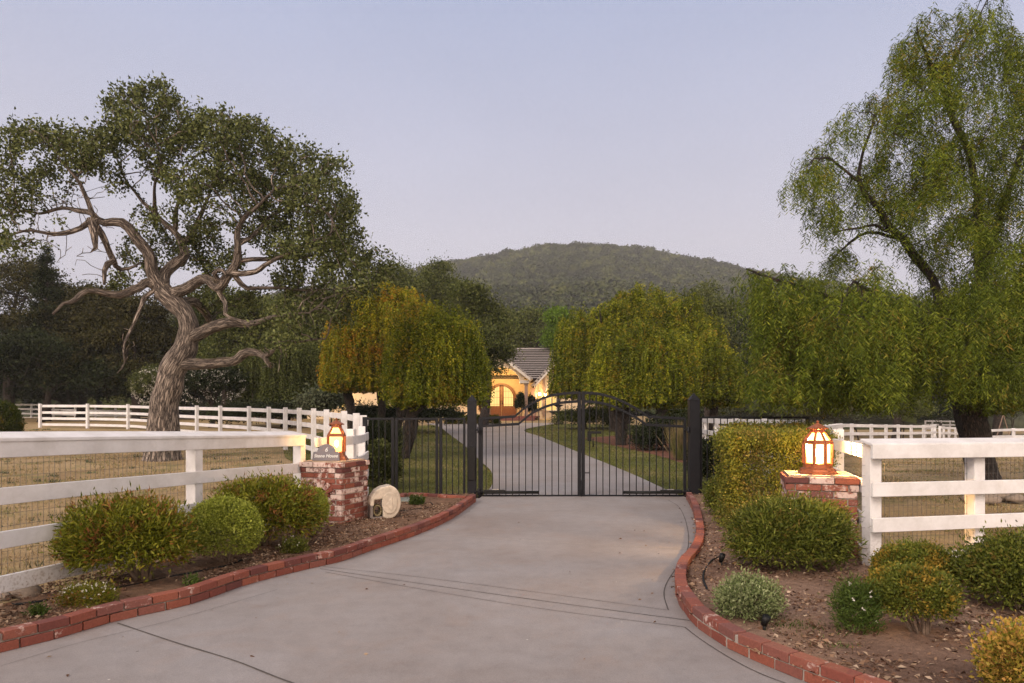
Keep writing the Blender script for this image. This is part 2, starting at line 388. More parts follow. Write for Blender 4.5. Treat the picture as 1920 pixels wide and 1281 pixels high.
OAKBARK = m_bark("oak_bark", (0.055, 0.038, 0.030), (0.50, 0.41, 0.34), 6.5, 1.15, (0.085, 0.055, 0.012))
DARKBARK = m_bark("dark_bark", (0.012, 0.009, 0.007), (0.085, 0.055, 0.04), 9, 2.5)
TWIG = simple("twigs", (0.20, 0.14, 0.10), 0.9, 0, 0.5, 12)
STR = ((0.30, 0.36, 0.4), (0.90, 0.94, 0.95), (1.85, 1.65, 1.3))
M_OAK = leaf_mat("oak_leaves", [(0.030, 0.040, 0.013), (0.062, 0.076, 0.023), (0.11, 0.128, 0.042), (0.18, 0.195, 0.07)], trans=0.2, nscale=1.0)
M_PEP = leaf_mat("pepper_leaves", [(0.05, 0.072, 0.008), (0.085, 0.118, 0.013), (0.13, 0.165, 0.02), (0.185, 0.21, 0.032)], (0.25, 0.17, 0.035), 0.3, 0.9, pth=(0.60, 0.75), attr="crown_tint", arange=STR)
M_MAYO = leaf_mat("autumn_leaves", [(0.13, 0.145, 0.012), (0.20, 0.21, 0.018), (0.27, 0.25, 0.022), (0.34, 0.27, 0.03)], (0.36, 0.17, 0.02), 0.3, 0.8, pth=(0.52, 0.66), attr="crown_tint", arange=STR)
M_MAYG = leaf_mat("weeping_leaves", [(0.07, 0.09, 0.008), (0.115, 0.14, 0.011), (0.17, 0.19, 0.016), (0.245, 0.235, 0.027)], (0.26, 0.18, 0.02), 0.3, 0.8, pth=(0.58, 0.7), attr="crown_tint", arange=STR)
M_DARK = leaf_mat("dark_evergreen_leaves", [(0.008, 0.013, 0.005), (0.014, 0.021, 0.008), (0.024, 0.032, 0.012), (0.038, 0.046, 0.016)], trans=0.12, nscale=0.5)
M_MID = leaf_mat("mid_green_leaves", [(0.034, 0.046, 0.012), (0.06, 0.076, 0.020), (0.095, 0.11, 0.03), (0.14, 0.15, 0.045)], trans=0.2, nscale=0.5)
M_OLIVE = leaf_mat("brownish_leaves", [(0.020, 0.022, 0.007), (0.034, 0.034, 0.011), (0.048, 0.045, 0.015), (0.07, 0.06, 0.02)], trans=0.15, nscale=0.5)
M_LIME = leaf_mat("lime_leaves", [(0.06, 0.11, 0.012), (0.10, 0.17, 0.02), (0.15, 0.22, 0.03)], trans=0.3)
M_WOOD = leaf_mat("far_wood", [(0.024, 0.032, 0.010), (0.036, 0.044, 0.014), (0.048, 0.052, 0.018)], None, 0.1, 0.012, attr="crown_tint", arange=((0.40, 0.48, 0.42), (1.0, 1.05, 1.0), (2.1, 2.0, 1.45)))
M_GREY = leaf_mat("greygreen_leaves", [(0.05, 0.065, 0.035), (0.085, 0.10, 0.055), (0.13, 0.14, 0.08)], trans=0.2)
M_BUSH = leaf_mat("bush_long_leaves", [(0.07, 0.085, 0.008), (0.125, 0.14, 0.012), (0.18, 0.19, 0.018), (0.25, 0.24, 0.03)], (0.22, 0.085, 0.03), 0.25, 5.0, 0.4, pth=(0.55, 0.66))
M_BOX = leaf_mat("box_leaves", [(0.12, 0.15, 0.018), (0.19, 0.225, 0.03), (0.27, 0.30, 0.045), (0.34, 0.36, 0.07)], None, 0.25, 4, 0.4)
M_BOXR = leaf_mat("box_leaves_yellowing", [(0.06, 0.08, 0.012), (0.11, 0.13, 0.02), (0.16, 0.175, 0.03)], (0.30, 0.19, 0.03), 0.25, 4, 0.4, pth=(0.50, 0.64))
M_BUSHD = leaf_mat("dark_bush_leaves", [(0.045, 0.06, 0.010), (0.085, 0.105, 0.016), (0.13, 0.15, 0.024), (0.19, 0.20, 0.04)], (0.17, 0.11, 0.03), 0.25, 4, 0.4, pth=(0.58, 0.7))
M_HEDGE = leaf_mat("hedge_leaves", [(0.085, 0.10, 0.014), (0.15, 0.165, 0.024), (0.24, 0.24, 0.04)], (0.24, 0.18, 0.05), 0.25, 3, 0.4, pth=(0.52, 0.66))
M_YEL = leaf_mat("yellow_leaves", [(0.14, 0.16, 0.02), (0.30, 0.24, 0.035), (0.45, 0.30, 0.06), (0.50, 0.26, 0.08)], None, 0.3, 4, 0.4)
M_VAR = leaf_mat("variegated_leaves", [(0.10, 0.14, 0.045), (0.20, 0.24, 0.10), (0.33, 0.36, 0.19)], None, 0.25, 4, 0.5)
M_FRESH = leaf_mat("fresh_green_leaves", [(0.035, 0.06, 0.012), (0.06, 0.095, 0.018), (0.10, 0.14, 0.03)], None, 0.25, 4, 0.5)
M_RED = leaf_mat("red_leaves", [(0.10, 0.03, 0.02), (0.20, 0.05, 0.03), (0.10, 0.10, 0.02)], None, 0.25, 4, 0.5)
M_FLOW = leaf_mat("pale_flowers", [(0.55, 0.52, 0.46), (0.75, 0.72, 0.66)], None, 0.3, 4, 0.5)
M_DRYG = leaf_mat("dry_grass_blades", [(0.20, 0.14, 0.07), (0.30, 0.21, 0.11), (0.40, 0.30, 0.17), (0.13, 0.125, 0.04)], (0.12, 0.13, 0.04), 0.2, 0.6, 0.7, pth=(0.50, 0.62))
M_LAWNG = leaf_mat("lawn_blades", [(0.07, 0.085, 0.018), (0.11, 0.12, 0.028), (0.18, 0.16, 0.055)], (0.22, 0.17, 0.08), 0.2, 0.5, 0.7, pth=(0.54, 0.7))
M_CHIP = leaf_mat("mulch_chips", [(0.06, 0.03, 0.02), (0.12, 0.065, 0.04), (0.22, 0.14, 0.09), (0.38, 0.29, 0.21)], None, 0.0, 4, 0.9)
# ------------------------------------------------------------------ ground, driveway, beds, lawn, hills
def grid(name, xs, ys, fz, m, kind="structure"):
    V = [(x, y, fz(x, y)) for y in ys for x in xs]; nx = len(xs)
    Fs = [(j * nx + i, j * nx + i + 1, (j + 1) * nx + i + 1, (j + 1) * nx + i) for j in range(len(ys) - 1) for i in range(nx - 1)]
    me = bpy.data.meshes.new(name); me.from_pydata(V, [], Fs); me.polygons.foreach_set("use_smooth", [True] * len(Fs)); me.update()
    o = link(name, me, m); o["kind"] = kind; return o
xs = [-1500, -900, -500, -250, -140, -90, -65] + [-50 + 0.8 * i for i in range(126)] + [65, 90, 140, 250, 500, 900, 1500]
ys = [-300, -100, -40, -15] + [-8 + 0.6 * i for i in range(115)] + [66, 75, 90, 110, 150, 250, 500, 900, 1500]
def gfz(x, y): return h(x, y) + 0.02 * noise.noise(Vector((x * 0.5, y * 0.5, 0))) * (1 if (x < -4.5 or x > 4.5) else 0.2) - (0.012 if abs(x) < 12 else 0)
grid("ground", xs, ys, gfz, DRYGROUND)

LC = [(-4.6, 2.7)] + [tuple(GP(*p)[:2]) for p in ((0, 1231), (112, 1203), (218, 1173), (354, 1142), (467, 1102), (580, 1072), (640, 1058), (697, 1037), (785, 1006), (849, 975), (893, 943))]
RC = [tuple(GP(*p)[:2]) for p in ((1297, 939), (1310, 962), (1319, 1000), (1320, 1030), (1310, 1055), (1294, 1075), (1287, 1101), (1290, 1130), (1303, 1152), (1322, 1175), (1348, 1194), (1377, 1214), (1400, 1227), (1516, 1278), (1600, 1308))] + [(2.22, 3.48), (2.7, 2.98), (3.6, 2.5), (5.2, 2.2), (8, 2.1)]
DZ = 0.02
def strip(name, A, B, n, m, z, kind="structure", nx=1, prof=None, crv=False):
    A = resample([Vector((*a, 0)) for a in A], 0.02) if not crv else A; B = resample([Vector((*a, 0)) for a in B], 0.02) if not crv else B
    V = []; Fs = []
    for i in range(n + 1):
        a = A[min(len(A) - 1, round(i / n * (len(A) - 1)))]; b = B[min(len(B) - 1, round(i / n * (len(B) - 1)))]
        for k in range(nx + 1):
            t = k / nx; p = a.lerp(b, t); zz = z if prof is None else prof(t, p)
            V.append((p.x, p.y, h(p.x, p.y) + zz))
    for i in range(n):
        for k in range(nx):
            q = i * (nx + 1) + k; Fs.append((q, q + 1, q + nx + 2, q + nx + 1))
    me = bpy.data.meshes.new(name); me.from_pydata(V, [], Fs); me.polygons.foreach_set("use_smooth", [True] * len(Fs)); me.update()
    o = link(name, me, m); o["kind"] = kind; return o
def off(C, d):
    out_ = []
    for i, p in enumerate(C):
        a = C[max(0, i - 1)]; b = C[min(len(C) - 1, i + 1)]; t = Vector((b[0] - a[0], b[1] - a[1])).normalized()
        out_.append((p[0] - t.y * d, p[1] + t.x * d))
    return out_
# driveway: flat apron between the two brick kerbs, then the lane that climbs to the house
def poly_sheet(name, poly, m, z, kind="structure", step=0.5):
    """fill a ground outline with scan rows so that it follows the terrain"""
    P = [Vector((*p, 0)) for p in poly]; y0 = min(p.y for p in P); y1 = max(p.y for p in P); n = max(1, int((y1 - y0) / step)); rows = []
    for i in range(n + 1):
        y = y0 + (y1 - y0) * (i + (0.0005 if i == 0 else -0.0005 if i == n else 0)) / n; xs_ = []
        for k in range(len(P)):
            a, b = P[k], P[(k + 1) % len(P)]
            if (a.y - y) * (b.y - y) < 0: xs_.append(a.x + (b.x - a.x) * (y - a.y) / (b.y - a.y))
        rows.append((y, min(xs_), max(xs_)) if len(xs_) >= 2 else rows[-1] if rows else (y, 0, 0))
    V = []; Fs = []; nx = 14
    for y, a, b in rows:
        for k in range(nx + 1):
            x = a + (b - a) * k / nx; V.append((x, y, h(x, y) + z))
    for j in range(n):
        for k in range(nx): q = j * (nx + 1) + k; Fs.append((q, q + 1, q + nx + 2, q + nx + 1))
    me = bpy.data.meshes.new(name); me.from_pydata(V, [], Fs); me.polygons.foreach_set("use_smooth", [True] * len(Fs)); me.update()
    o = link(name, me, m); o["kind"] = kind; return o
lc = [tuple(p[:2]) for p in resample([Vector((*a, 0)) for a in off(LC, 0.04)], 0.15)]
rc = [tuple(p[:2]) for p in resample([Vector((*a, 0)) for a in off(RC, 0.04)], 0.15)]
rowsL = sorted(lc, key=lambda p: p[1]); 
def xat(C, y, side):
    c = [p for p in C]; best = None
    for a, b in zip(c, c[1:]):
        if (a[1] - y) * (b[1] - y) <= 0 and abs(a[1] - b[1]) > 1e-9:
            x = a[0] + (b[0] - a[0]) * (y - a[1]) / (b[1] - a[1]); best = x if best is None else (max(best, x) if side < 0 else min(best, x))
    return best
V = []; Fs = []; rowy = [-12, -6, -2, 0, 1, 2, 2.7] + [2.8 + 0.1 * i for i in range(103)] ; nx = 20
for y in rowy:
    a = xat(lc, y, -1); b = xat(rc, y, 1)
    if a is None: a = -30 if y < 2.75 else lc[-1][0]
    if b is None: b = 30 if y < 3.1 else rc[0][0]
    if y < 3.1 and b > 8: b = 30
    for k in range(nx + 1):
        x = a + (b - a) * k / nx; V.append((x, y, h(x, y) + DZ))
for j in range(len(rowy) - 1):
    for k in range(nx): q = j * (nx + 1) + k; Fs.append((q, q + 1, q + nx + 2, q + nx + 1))
# lane beyond the gate, same sheet
LL = [GP(*p) for p in ((893, 943), (922, 912), (921, 886), (900, 865), (868, 834), (838, 812))] + [Vector((-4.4, 41, 0)), Vector((-5.8, 45.5, 0))]
LR = [GP(*p) for p in ((1297, 939), (1262, 926), (1205, 899), (1149, 875), (1082, 848), (1017, 821), (985, 806))] + [Vector((3.2, 45.5, 0))]
LLd = resample(LL, 0.1); LRd = resample(LR, 0.1); n = 70; b0 = len(V)
for i in range(n + 1):
    a = LLd[round(i / n * (len(LLd) - 1))]; b = LRd[round(i / n * (len(LRd) - 1))]
    for k in range(nx + 1):
        p = a.lerp(b, k / nx); V.append((p.x, p.y, h(p.x, p.y) + DZ))
for j in range(n):
    for k in range(nx): q = b0 + j * (nx + 1) + k; Fs.append((q, q + 1, q + nx + 2, q + nx + 1))
me = bpy.data.meshes.new("driveway"); me.from_pydata(V, [], Fs); me.polygons.foreach_set("use_smooth", [True] * len(Fs)); me.update()
drive = link("driveway", me, CONC); drive["kind"] = "structure"; ORG["driveway"] = Vector((0, 0, 0))
def joint(pts, w, m, name="control_joint", z=0.004):
    P = resample([GP(*p) for p in pts], 0.12); V = []; Fs = []
    for i, p in enumerate(P):
        t = (P[min(i + 1, len(P) - 1)] - P[max(i - 1, 0)]).normalized(); s_ = Vector((t.y, -t.x, 0))
        ww = w * (0.7 + 0.6 * abs(noise.noise(p * 5)))
        for k in (-1, 1): q = p + s_ * k * ww / 2; V.append((q.x, q.y, h(q.x, q.y) + DZ + z))
    for i in range(len(P) - 1): Fs.append((2 * i, 2 * i + 1, 2 * i + 3, 2 * i + 2))
    me = bpy.data.meshes.new(name); me.from_pydata(V, [], Fs); me.update(); link(name, me, m, drive)
joint([(787, 1007), (890, 1011), (1100, 1025), (1290, 1034), (1316, 1035)], 0.012, JOINTL)
joint([(605, 1068), (780, 1087), (1010, 1118), (1250, 1151)], 0.008, JOINT)
joint([(600, 1072), (780, 1098), (1050, 1137), (1330, 1176)], 0.011, JOINT)
joint([(610, 1078), (780, 1110), (1010, 1146), (1284, 1183)], 0.008, JOINT)
joint([(220, 1174), (330, 1212), (440, 1250), (560, 1292), (800, 1370)], 0.016, JOINT)
joint([(1253, 940), (1272, 953), (1284, 975), (1291, 1010), (1287, 1042), (1264, 1075), (1249, 1100), (1245, 1122), (1253, 1150)], 0.012, JOINT)
joint([(1284, 1183), (1310, 1205), (1360, 1240), (1420, 1270), (1500, 1300)], 0.011, JOINT)
joint([(945, 963), (1110, 966), (1265, 970)], 0.010, JOINTL)
joint([(0, 1258), (150, 1215), (330, 1170), (520, 1112)], 0.005, JOINT)

# brick edgings
def edging(path, label, closed_side=1, courses=2, L=0.2, wdt=0.10, hh=0.062, base=DZ, seed=1, m=KERBBRICK, z0=None):
    rnd = random.Random(seed); b = MB(); core = MB()
    P = resample([Vector((*p[:2], 0)) for p in path], 0.01); tot = len(P) * 0.01
    def at(s_): return P[max(0, min(len(P) - 1, int(round(s_ / 0.01))))]
    zb = lambda p: (h(p.x, p.y) + base if z0 is None else z0)
    c = 0
    for c in range(courses):
        s_ = -0.5 * (L + 0.011) * (c % 2)
        while s_ < tot - 0.03:
            s0, s1 = max(0.0, s_), min(tot - 0.01, s_ + L); s_ += L + 0.011
            if s1 - s0 < 0.05: continue
            a, d = at(s0), at(s1); mid = at((s0 + s1) / 2); t = (d - a).normalized(); sd = Vector((-t.y, t.x, 0)) * closed_side
            z = zb(mid) + hh / 2 + c * (hh + 0.010); j = rnd.uniform(-0.003, 0.003) + 0.002 * (c)
            cc = (a + d) / 2 + sd * (wdt / 2 + j); cc.z = z + rnd.uniform(-0.0015, 0.0015)
            b.obox(cc, t * (d - a).length / 2, sd * wdt / 2, Vector((0, 0, hh / 2)) + t * rnd.uniform(-.001, .001))
    core_pts = []
    for i in range(0, len(P), 3):
        p = P[i]; t = (P[min(i + 3, len(P) - 1)] - P[max(i - 3, 0)]).normalized(); sd = Vector((-t.y, t.x, 0)) * closed_side
        q = p + sd * (wdt / 2 + 0.008); q.z = zb(p) + (courses * (hh + 0.010) - 0.012) / 2 - 0.024; core_pts.append(q)
    core.sweep(core_pts, wdt - 0.034, courses * (hh + 0.010) - 0.020 + 0.02)
    o0 = P[0].copy(); o0.z = zb(P[0]); r = thing("brick_edging", o0, label, "brick edging", "low brick edgings of the planting beds")
    b.build("brickwork", m, r, bevel=0.004); core.build("mortar_joint", MORTAR, r); return r
edging([(a, b) for a, b in LC], "low red brick edging, two courses high, along the left side of the concrete driveway", 1)
edging(RC, "curving low red brick edging between the driveway and the lantern-side planting bed", -1, seed=2)
bk = [GP(*p) for p in ((757, 944), (770, 939), (872, 946))]
edging([p[:2] for p in bk], "short low brick edging in front of the slim iron fence beside the gate", 1, 1, base=0.08, seed=3)
bk = [GP(*p) for p in ((1600, 1056), (1650, 1075), (1720, 1094), (1802, 1112), (1850, 1128), (1930, 1160))]
edging([p[:2] for p in bk], "single-course brick edging at the foot of the white rail fence, behind the round bushes", 1, 1, base=0.05, seed=4)

def bedprof(t, p):
    e = min(1, t / 0.06) ; f = 1 - sstep(0.72, 1.0, t)
    return 0.085 * e * f + 0.012 + 0.025 * noise.noise(p * 1.7) * min(1, 6 * t) + 0.012 * noise.noise(p * 7) * min(1, 8 * t) + 0.02 * (1 - f)
LO = [(-5.4, 2.9), (-4.55, 4.6), (-4.18, 5.9), (-3.66, 7.9), (-3.12, 10.1), (-2.95, 12.2), (-2.7, 13.1), (-1.6, 13.15), (-0.75, 13.2)]
strip("bed_left", off(LC, 0.09), LO, 130, SOIL, 0, nx=30, prof=bedprof)
RO = [(3.62, 13.15), (4.6, 13.1), (4.9, 11.5), (4.6, 9.6), (4.3, 8.2), (4.3, 7.3), (4.9, 6.75), (5.6, 6.4), (6.4, 6.0), (7.5, 5.0), (8.5, 2.9)]
strip("bed_right", off(RC, -0.09), RO, 150, SOILR, 0, nx=34, prof=bedprof)
rng = np.random.default_rng(3)
def poly_in(P, x, y):
    P = np.array(P); n = len(P); c = np.zeros(len(x), bool); j = n - 1
    for i in range(n):
        a = ((P[i, 1] > y) != (P[j, 1] > y)); dd = P[j, 1] - P[i, 1]
        xx = (P[j, 0] - P[i, 0]) * (y - P[i, 1]) / (dd if dd != 0 else 1e-9) + P[i, 0]; c ^= a & (x < xx); j = i
    return c
hv = np.vectorize(h)
def scatter(poly, n, rng):
    P = np.array(poly); x = rng.uniform(P[:, 0].min(), P[:, 0].max(), n); y = rng.uniform(P[:, 1].min(), P[:, 1].max(), n)
    k = poly_in(poly, x, y); return x[k], y[k]
def chips(name, poly, n, z, lab, seed):
    rng = np.random.default_rng(seed); x, y = scatter(poly, n, rng)
    near = rng.random(len(x)) < np.clip(7.0 / y, 0, 1) ** 2; x, y = x[near], y[near]; m = len(x)
    cl = np.array([noise.noise(Vector((a * 1.1, b * 1.1, seed))) for a, b in zip(x, y)])
    k = cl + rng.normal(0, 0.25, m) > -0.1; x, y = x[k], y[k]; m = len(x)
    P = np.stack([x, y, hv(x, y) + z + rng.uniform(0, 0.02, m)], 1); D = unit(np.concatenate([rng.normal(size=(m, 2)), rng.normal(0.05, 0.25, (m, 1))], 1))
    L = rng.uniform(0.012, 0.055, m); tag(npmesh(name, leafV(P, D, L, L * rng.uniform(0.15, 0.7, m), rng, bias=np.array([0, 0, 1.0])), -4, M_CHIP), lab, "mulch", kind="stuff")
LBP = off(LC, 0.12) + list(reversed(LO)); RBP = off(RC, -0.12) + list(reversed(RO))
chips("mulch", LBP, 130000, 0.09, "brown leaf litter and bark chips on the soil under the bushes beside the hose reel", 5)
chips("mulch", RBP, 130000, 0.085, "pale crumbs of leaf litter on the soil around the low lantern-side bushes", 6)

# lawns either side of the lane and a mulch bed under the weeping trees
LAWNP = [(-3.0, 13.35), (-6.8, 20.5), (-9.5, 28), (-10, 40), (-4.6, 43.5), (4, 44.5), (9.5, 42), (10, 30), (6.6, 22), (6.2, 13.35)]
poly_sheet("lawn", LAWNP, LAWN, 0.003, step=0.4)
BEDP = [tuple(GP(*p)[:2]) for p in ((1290, 872), (1225, 853), (1150, 836), (1090, 822))] + [(5.5, 33), (9.6, 34), (8.4, 22), (6.1, 17.6)]
poly_sheet("tree_bed", BEDP, m_ground("reddish_mulch", ((0.09, 0.04, 0.028), (0.13, 0.06, 0.04), (0.17, 0.09, 0.06)), 0.8, 12, 90, 0.8), 0.009, step=0.3)

def blades(name, x, y, hh, m, lab, cat, seed, w=0.006, z=0.0, zf=None):
    rng = np.random.default_rng(seed); n = len(x); zz = (hv(x, y) if zf is None else zf) + z
    P = np.stack([x, y, zz], 1); a = rng.uniform(0, 6.283, n); H = hh * rng.uniform(0.4, 1.3, n); S = np.stack([np.cos(a), np.sin(a), 0 * a], 1)
    W_ = (w * rng.uniform(0.6, 1.5, n) * np.clip(y / 9.0, 1, 4))[:, None]
    T = P + np.stack([rng.normal(0, 0.45, n) * H, rng.normal(0, 0.45, n) * H, H], 1)
    V = np.stack([P - S * W_, P + S * W_, T], 1).reshape(-1, 3); return tag(npmesh(name, V, 3, m), lab, cat, kind="stuff")
def clumpy(poly, n, seed, sc_=0.8, thr=-0.1, soft=0.2, dens=None):
    rng = np.random.default_rng(seed); x, y = scatter(poly, n, rng)
    cl = np.array([noise.noise(Vector((a * sc_, b * sc_, seed * 3.1))) + 0.5 * noise.noise(Vector((a * sc_ * 4, b * sc_ * 4, seed))) for a, b in zip(x, y)])
    k = (cl + rng.normal(0, soft, len(x)) > thr)
    if dens is not None: k &= rng.random(len(x)) < dens(x, y)
    return x[k], y[k]
FIELD = [(-5.6, 3.4), (-4.35, 5.6), (-3.75, 7.8), (-3.25, 10.4), (-2.9, 13.2), (-6.5, 20), (-12, 29), (-26, 38), (-34, 34), (-20, 12)]
x, y = clumpy(FIELD, 330000, 11, 0.7, -0.02, 0.2, lambda x, y: np.clip(9.0 / y, 0, 1) ** 1.4)
blades("dry_grass", x, y, 0.05, M_DRYG, "short dry straw coloured grass in the paddock behind the long white fence", "dry grass", 12)
FIELDR = [(4.0, 7.6), (4.6, 7.25), (8.5, 7.0), (14, 11), (24, 30), (16, 32), (8, 20), (5.2, 12.5)]
x, y = clumpy(FIELDR, 260000, 13, 0.7, 0.0, 0.2, lambda x, y: np.clip(9.0 / y, 0, 1) ** 1.4)
blades("dry_grass", x, y, 0.05, M_DRYG, "short dry grass under the tall drooping tree behind the white rail fence", "dry grass", 14)
drv = [(p.x, p.y) for p in LLd] + [(p.x, p.y) for p in reversed(LRd)]
x, y = clumpy(LAWNP, 330000, 15, 1.2, -0.5, 0.3, lambda x, y: np.clip(15.0 / y, 0, 1) ** 1.6)
k = ~poly_in(drv, x, y) & ~poly_in(BEDP, x, y); x, y = x[k], y[k]
blades("lawn_grass", x, y, 0.045, M_LAWNG, "mown green lawn grass behind the black driveway gate", "grass", 16, 0.005)
x, y = clumpy(FIELD, 9000, 17, 0.9, 0.25, 0.1, lambda x, y: np.clip(9.0 / y, 0, 1))
blades("green_weeds", np.repeat(x, 14) + np.random.default_rng(1).normal(0, 0.05, len(x) * 14), np.repeat(y, 14) + np.random.default_rng(2).normal(0, 0.05, len(x) * 14), 0.07, M_GREY, "grey-green weed tufts scattered through the dry paddock grass", "weeds", 18)
def fallen():
    rg = np.random.default_rng(55); P_ = [(-3.6, 3.2), (-2.9, 5.2), (-2.2, 7.5), (-1.2, 11), (-0.5, 12.8), (3.2, 12.8), (3.3, 9.5), (2.5, 7), (1.3, 5.2), (2.2, 3.0)]
    x, y = scatter(P_, 900, rg); e = np.array([min((Vector((a, b)) - Vector(q[:2])).length for q in lc[::4] + rc[::4]) for a, b in zip(x, y)]); k = rg.random(len(x)) < np.exp(-e * 3.2) + 0.035; x, y = x[k], y[k]; m = len(x)
    P = np.stack([x, y, np.full(m, DZ + 0.006)], 1); D = unit(np.concatenate([rg.normal(size=(m, 2)), rg.normal(0, 0.1, (m, 1))], 1)); L = rg.uniform(0.015, 0.045, m)
    tag(npmesh("fallen_leaves", leafV(P, D, L, L * 0.45, rg, bias=np.array([0, 0, 1.0])), -4, M_CHIP), "small dry fallen leaves along the edges of the concrete driveway", "fallen leaves", kind="stuff")
fallen()
# weedy grass tufts in the lantern-side bed
tx = np.concatenate([np.random.default_rng(20).normal(cx_, s_, n_) for cx_, cy_, s_, n_ in ((2.05, 4.95, 0.20, 420), (2.15, 4.45, 0.10, 120), (3.6, 4.9, 0.2, 160))])
ty = np.concatenate([np.random.default_rng(21).normal(cy_, s_ * 0.5, n_) for cx_, cy_, s_, n_ in ((2.05, 4.95, 0.20, 420), (2.15, 4.45, 0.10, 120), (3.6, 4.9, 0.2, 160))])
blades("weed_grass", tx, ty, 0.035, M_FRESH, "sparse green weeds sprouting from bare soil in the lantern-side bed", "weeds", 22, 0.004, 0.08)

# ------------------------------------------------------------------ hills and their wood
RU = [(-400, 640), (0, 610), (300, 600), (600, 560), (700, 535), (780, 512), (830, 502), (880, 494), (950, 480), (1040, 474), (1100, 468), (1180, 470), (1215, 476), (1260, 489), (1350, 497), (1450, 522), (1600, 560), (1900, 610), (2300, 650)]
def ridge(u):
    px = CX + F * u
    if px <= RU[0][0]: return RU[0][1]
    for (a, b), (c, d) in zip(RU, RU[1:]):
        if px <= c: return b + (d - b) * (px - a) / (c - a)
    return RU[-1][1]
PR = [(95, 786), (120, 735), (160, 682), (210, 640), (280, 596), (345, 558), (375, 552), (440, 547), (520, 525), (610, 495), (700, 468), (760, 473), (900, 520)]
def hz(x, y):
    u = x / y; py = PR[-1][1]
    for (a, b), (c, d) in zip(PR, PR[1:]):
        if y <= c: py = b + (d - b) * max(0, y - a) / (c - a); break
    s_ = (780 - ridge(u)) / 312.0
    fr_ = sstep(230, 420, y); s_ = s_ * fr_ + (1 - fr_) * (0.75 + 0.25 * math.cos(min(3.1, abs(u - 0.12) * 2.4)))
    return EYE + (780 - py) / F * y * s_ + 5 * noise.noise(Vector((x * 0.011, y * 0.011, 3))) * sstep(120, 260, y)
ang = [-1.25 + 2.5 * i / 110 for i in range(111)]; V = []; Fs = []; yy = [95 + 9 * i for i in range(90)]
for y in yy:
    for a in ang: V.append((a * y, y, hz(a * y, y) - 3.0 - (6 if y < 96 else 0)))
for j in range(len(yy) - 1):
    for i in range(110): q = j * 111 + i; Fs.append((q, q + 1, q + 112, q + 111))
me = bpy.data.meshes.new("hill"); me.from_pydata(V, [], Fs); me.polygons.foreach_set("use_smooth", [True] * len(Fs)); me.update()
o = link("hill", me, HILLM); o["kind"] = "structure"
rng = np.random.default_rng(8); PL = []; DL = []; LL_ = []
def wood():
    Ps = []; Ns = []; Ls = []; cnt = 0; tries = 0
    y = 112.0
    while y < 765:
        sp_ = 6.6 + y * 0.0045; u = -0.62
        while u < 0.72:
            uu = u + rng.normal(0, 0.3) * sp_ / y; Y = y + rng.uniform(-0.5, 0.5) * sp_; u += sp_ / y * (1.0 if -0.22 < u < 0.42 else 1.6)
            if rng.random() < 0.06: continue
            r = rng.uniform(0.75, 1.3) * (4.7 + 0.0015 * Y) * (1 if -0.25 < uu < 0.45 else 1.5)
            Ps.append((uu * Y, Y, hz(uu * Y, Y) - 3.0 + r * 0.45)); Ns.append(r)
        y += sp_ * 0.9
    C = np.array(Ps); Rr = np.array(Ns); K = 260; n = len(C)
    D = rsph(rng, n * K); D[:, 2] = np.abs(D[:, 2]) * 1.1 - 0.25; D = unit(D)
    lob = np.repeat(rng.uniform(0, 6.28, n), K); th = np.arctan2(D[:, 1], D[:, 0]); ph = D[:, 2]
    bumps = 1 + 0.20 * np.sin(3 * th + lob) * np.cos(4 * ph + lob) + 0.12 * np.sin(7 * th + 2 * lob + 5 * ph)
    RR = np.repeat(Rr, K) * bumps * rng.uniform(0.8, 1.06, n * K)
    P = np.repeat(C, K, 0) + D * RR[:, None] * np.array([1, 1, 0.95]); s_ = np.repeat(Rr, K) * rng.uniform(0.11, 0.22, n * K)
    T = unit(np.cross(D + rng.normal(0, 0.45, D.shape), rng.normal(size=D.shape))); B_ = unit(np.cross(D + rng.normal(0, 0.4, D.shape), T))
    s_ = s_[:, None]; V = np.stack([P - T * s_, P - B_ * s_ * 0.8, P + T * s_, P + B_ * s_ * 0.8], 1).reshape(-1, 3)
    # dark cores
    return V, n, np.repeat(rng.random(n), K * 4)
Vw, nw, tw = wood(); print("wood crowns", nw, len(Vw) // 4)
wo = npmesh("wood", Vw, 4, M_WOOD); at_ = wo.data.attributes.new("crown_tint", "FLOAT", "POINT"); at_.data.foreach_set("value", tw.astype(np.float32))
tag(wo, "dense wooded hillside of rounded tree crowns rising beyond the house", "wood", kind="stuff")
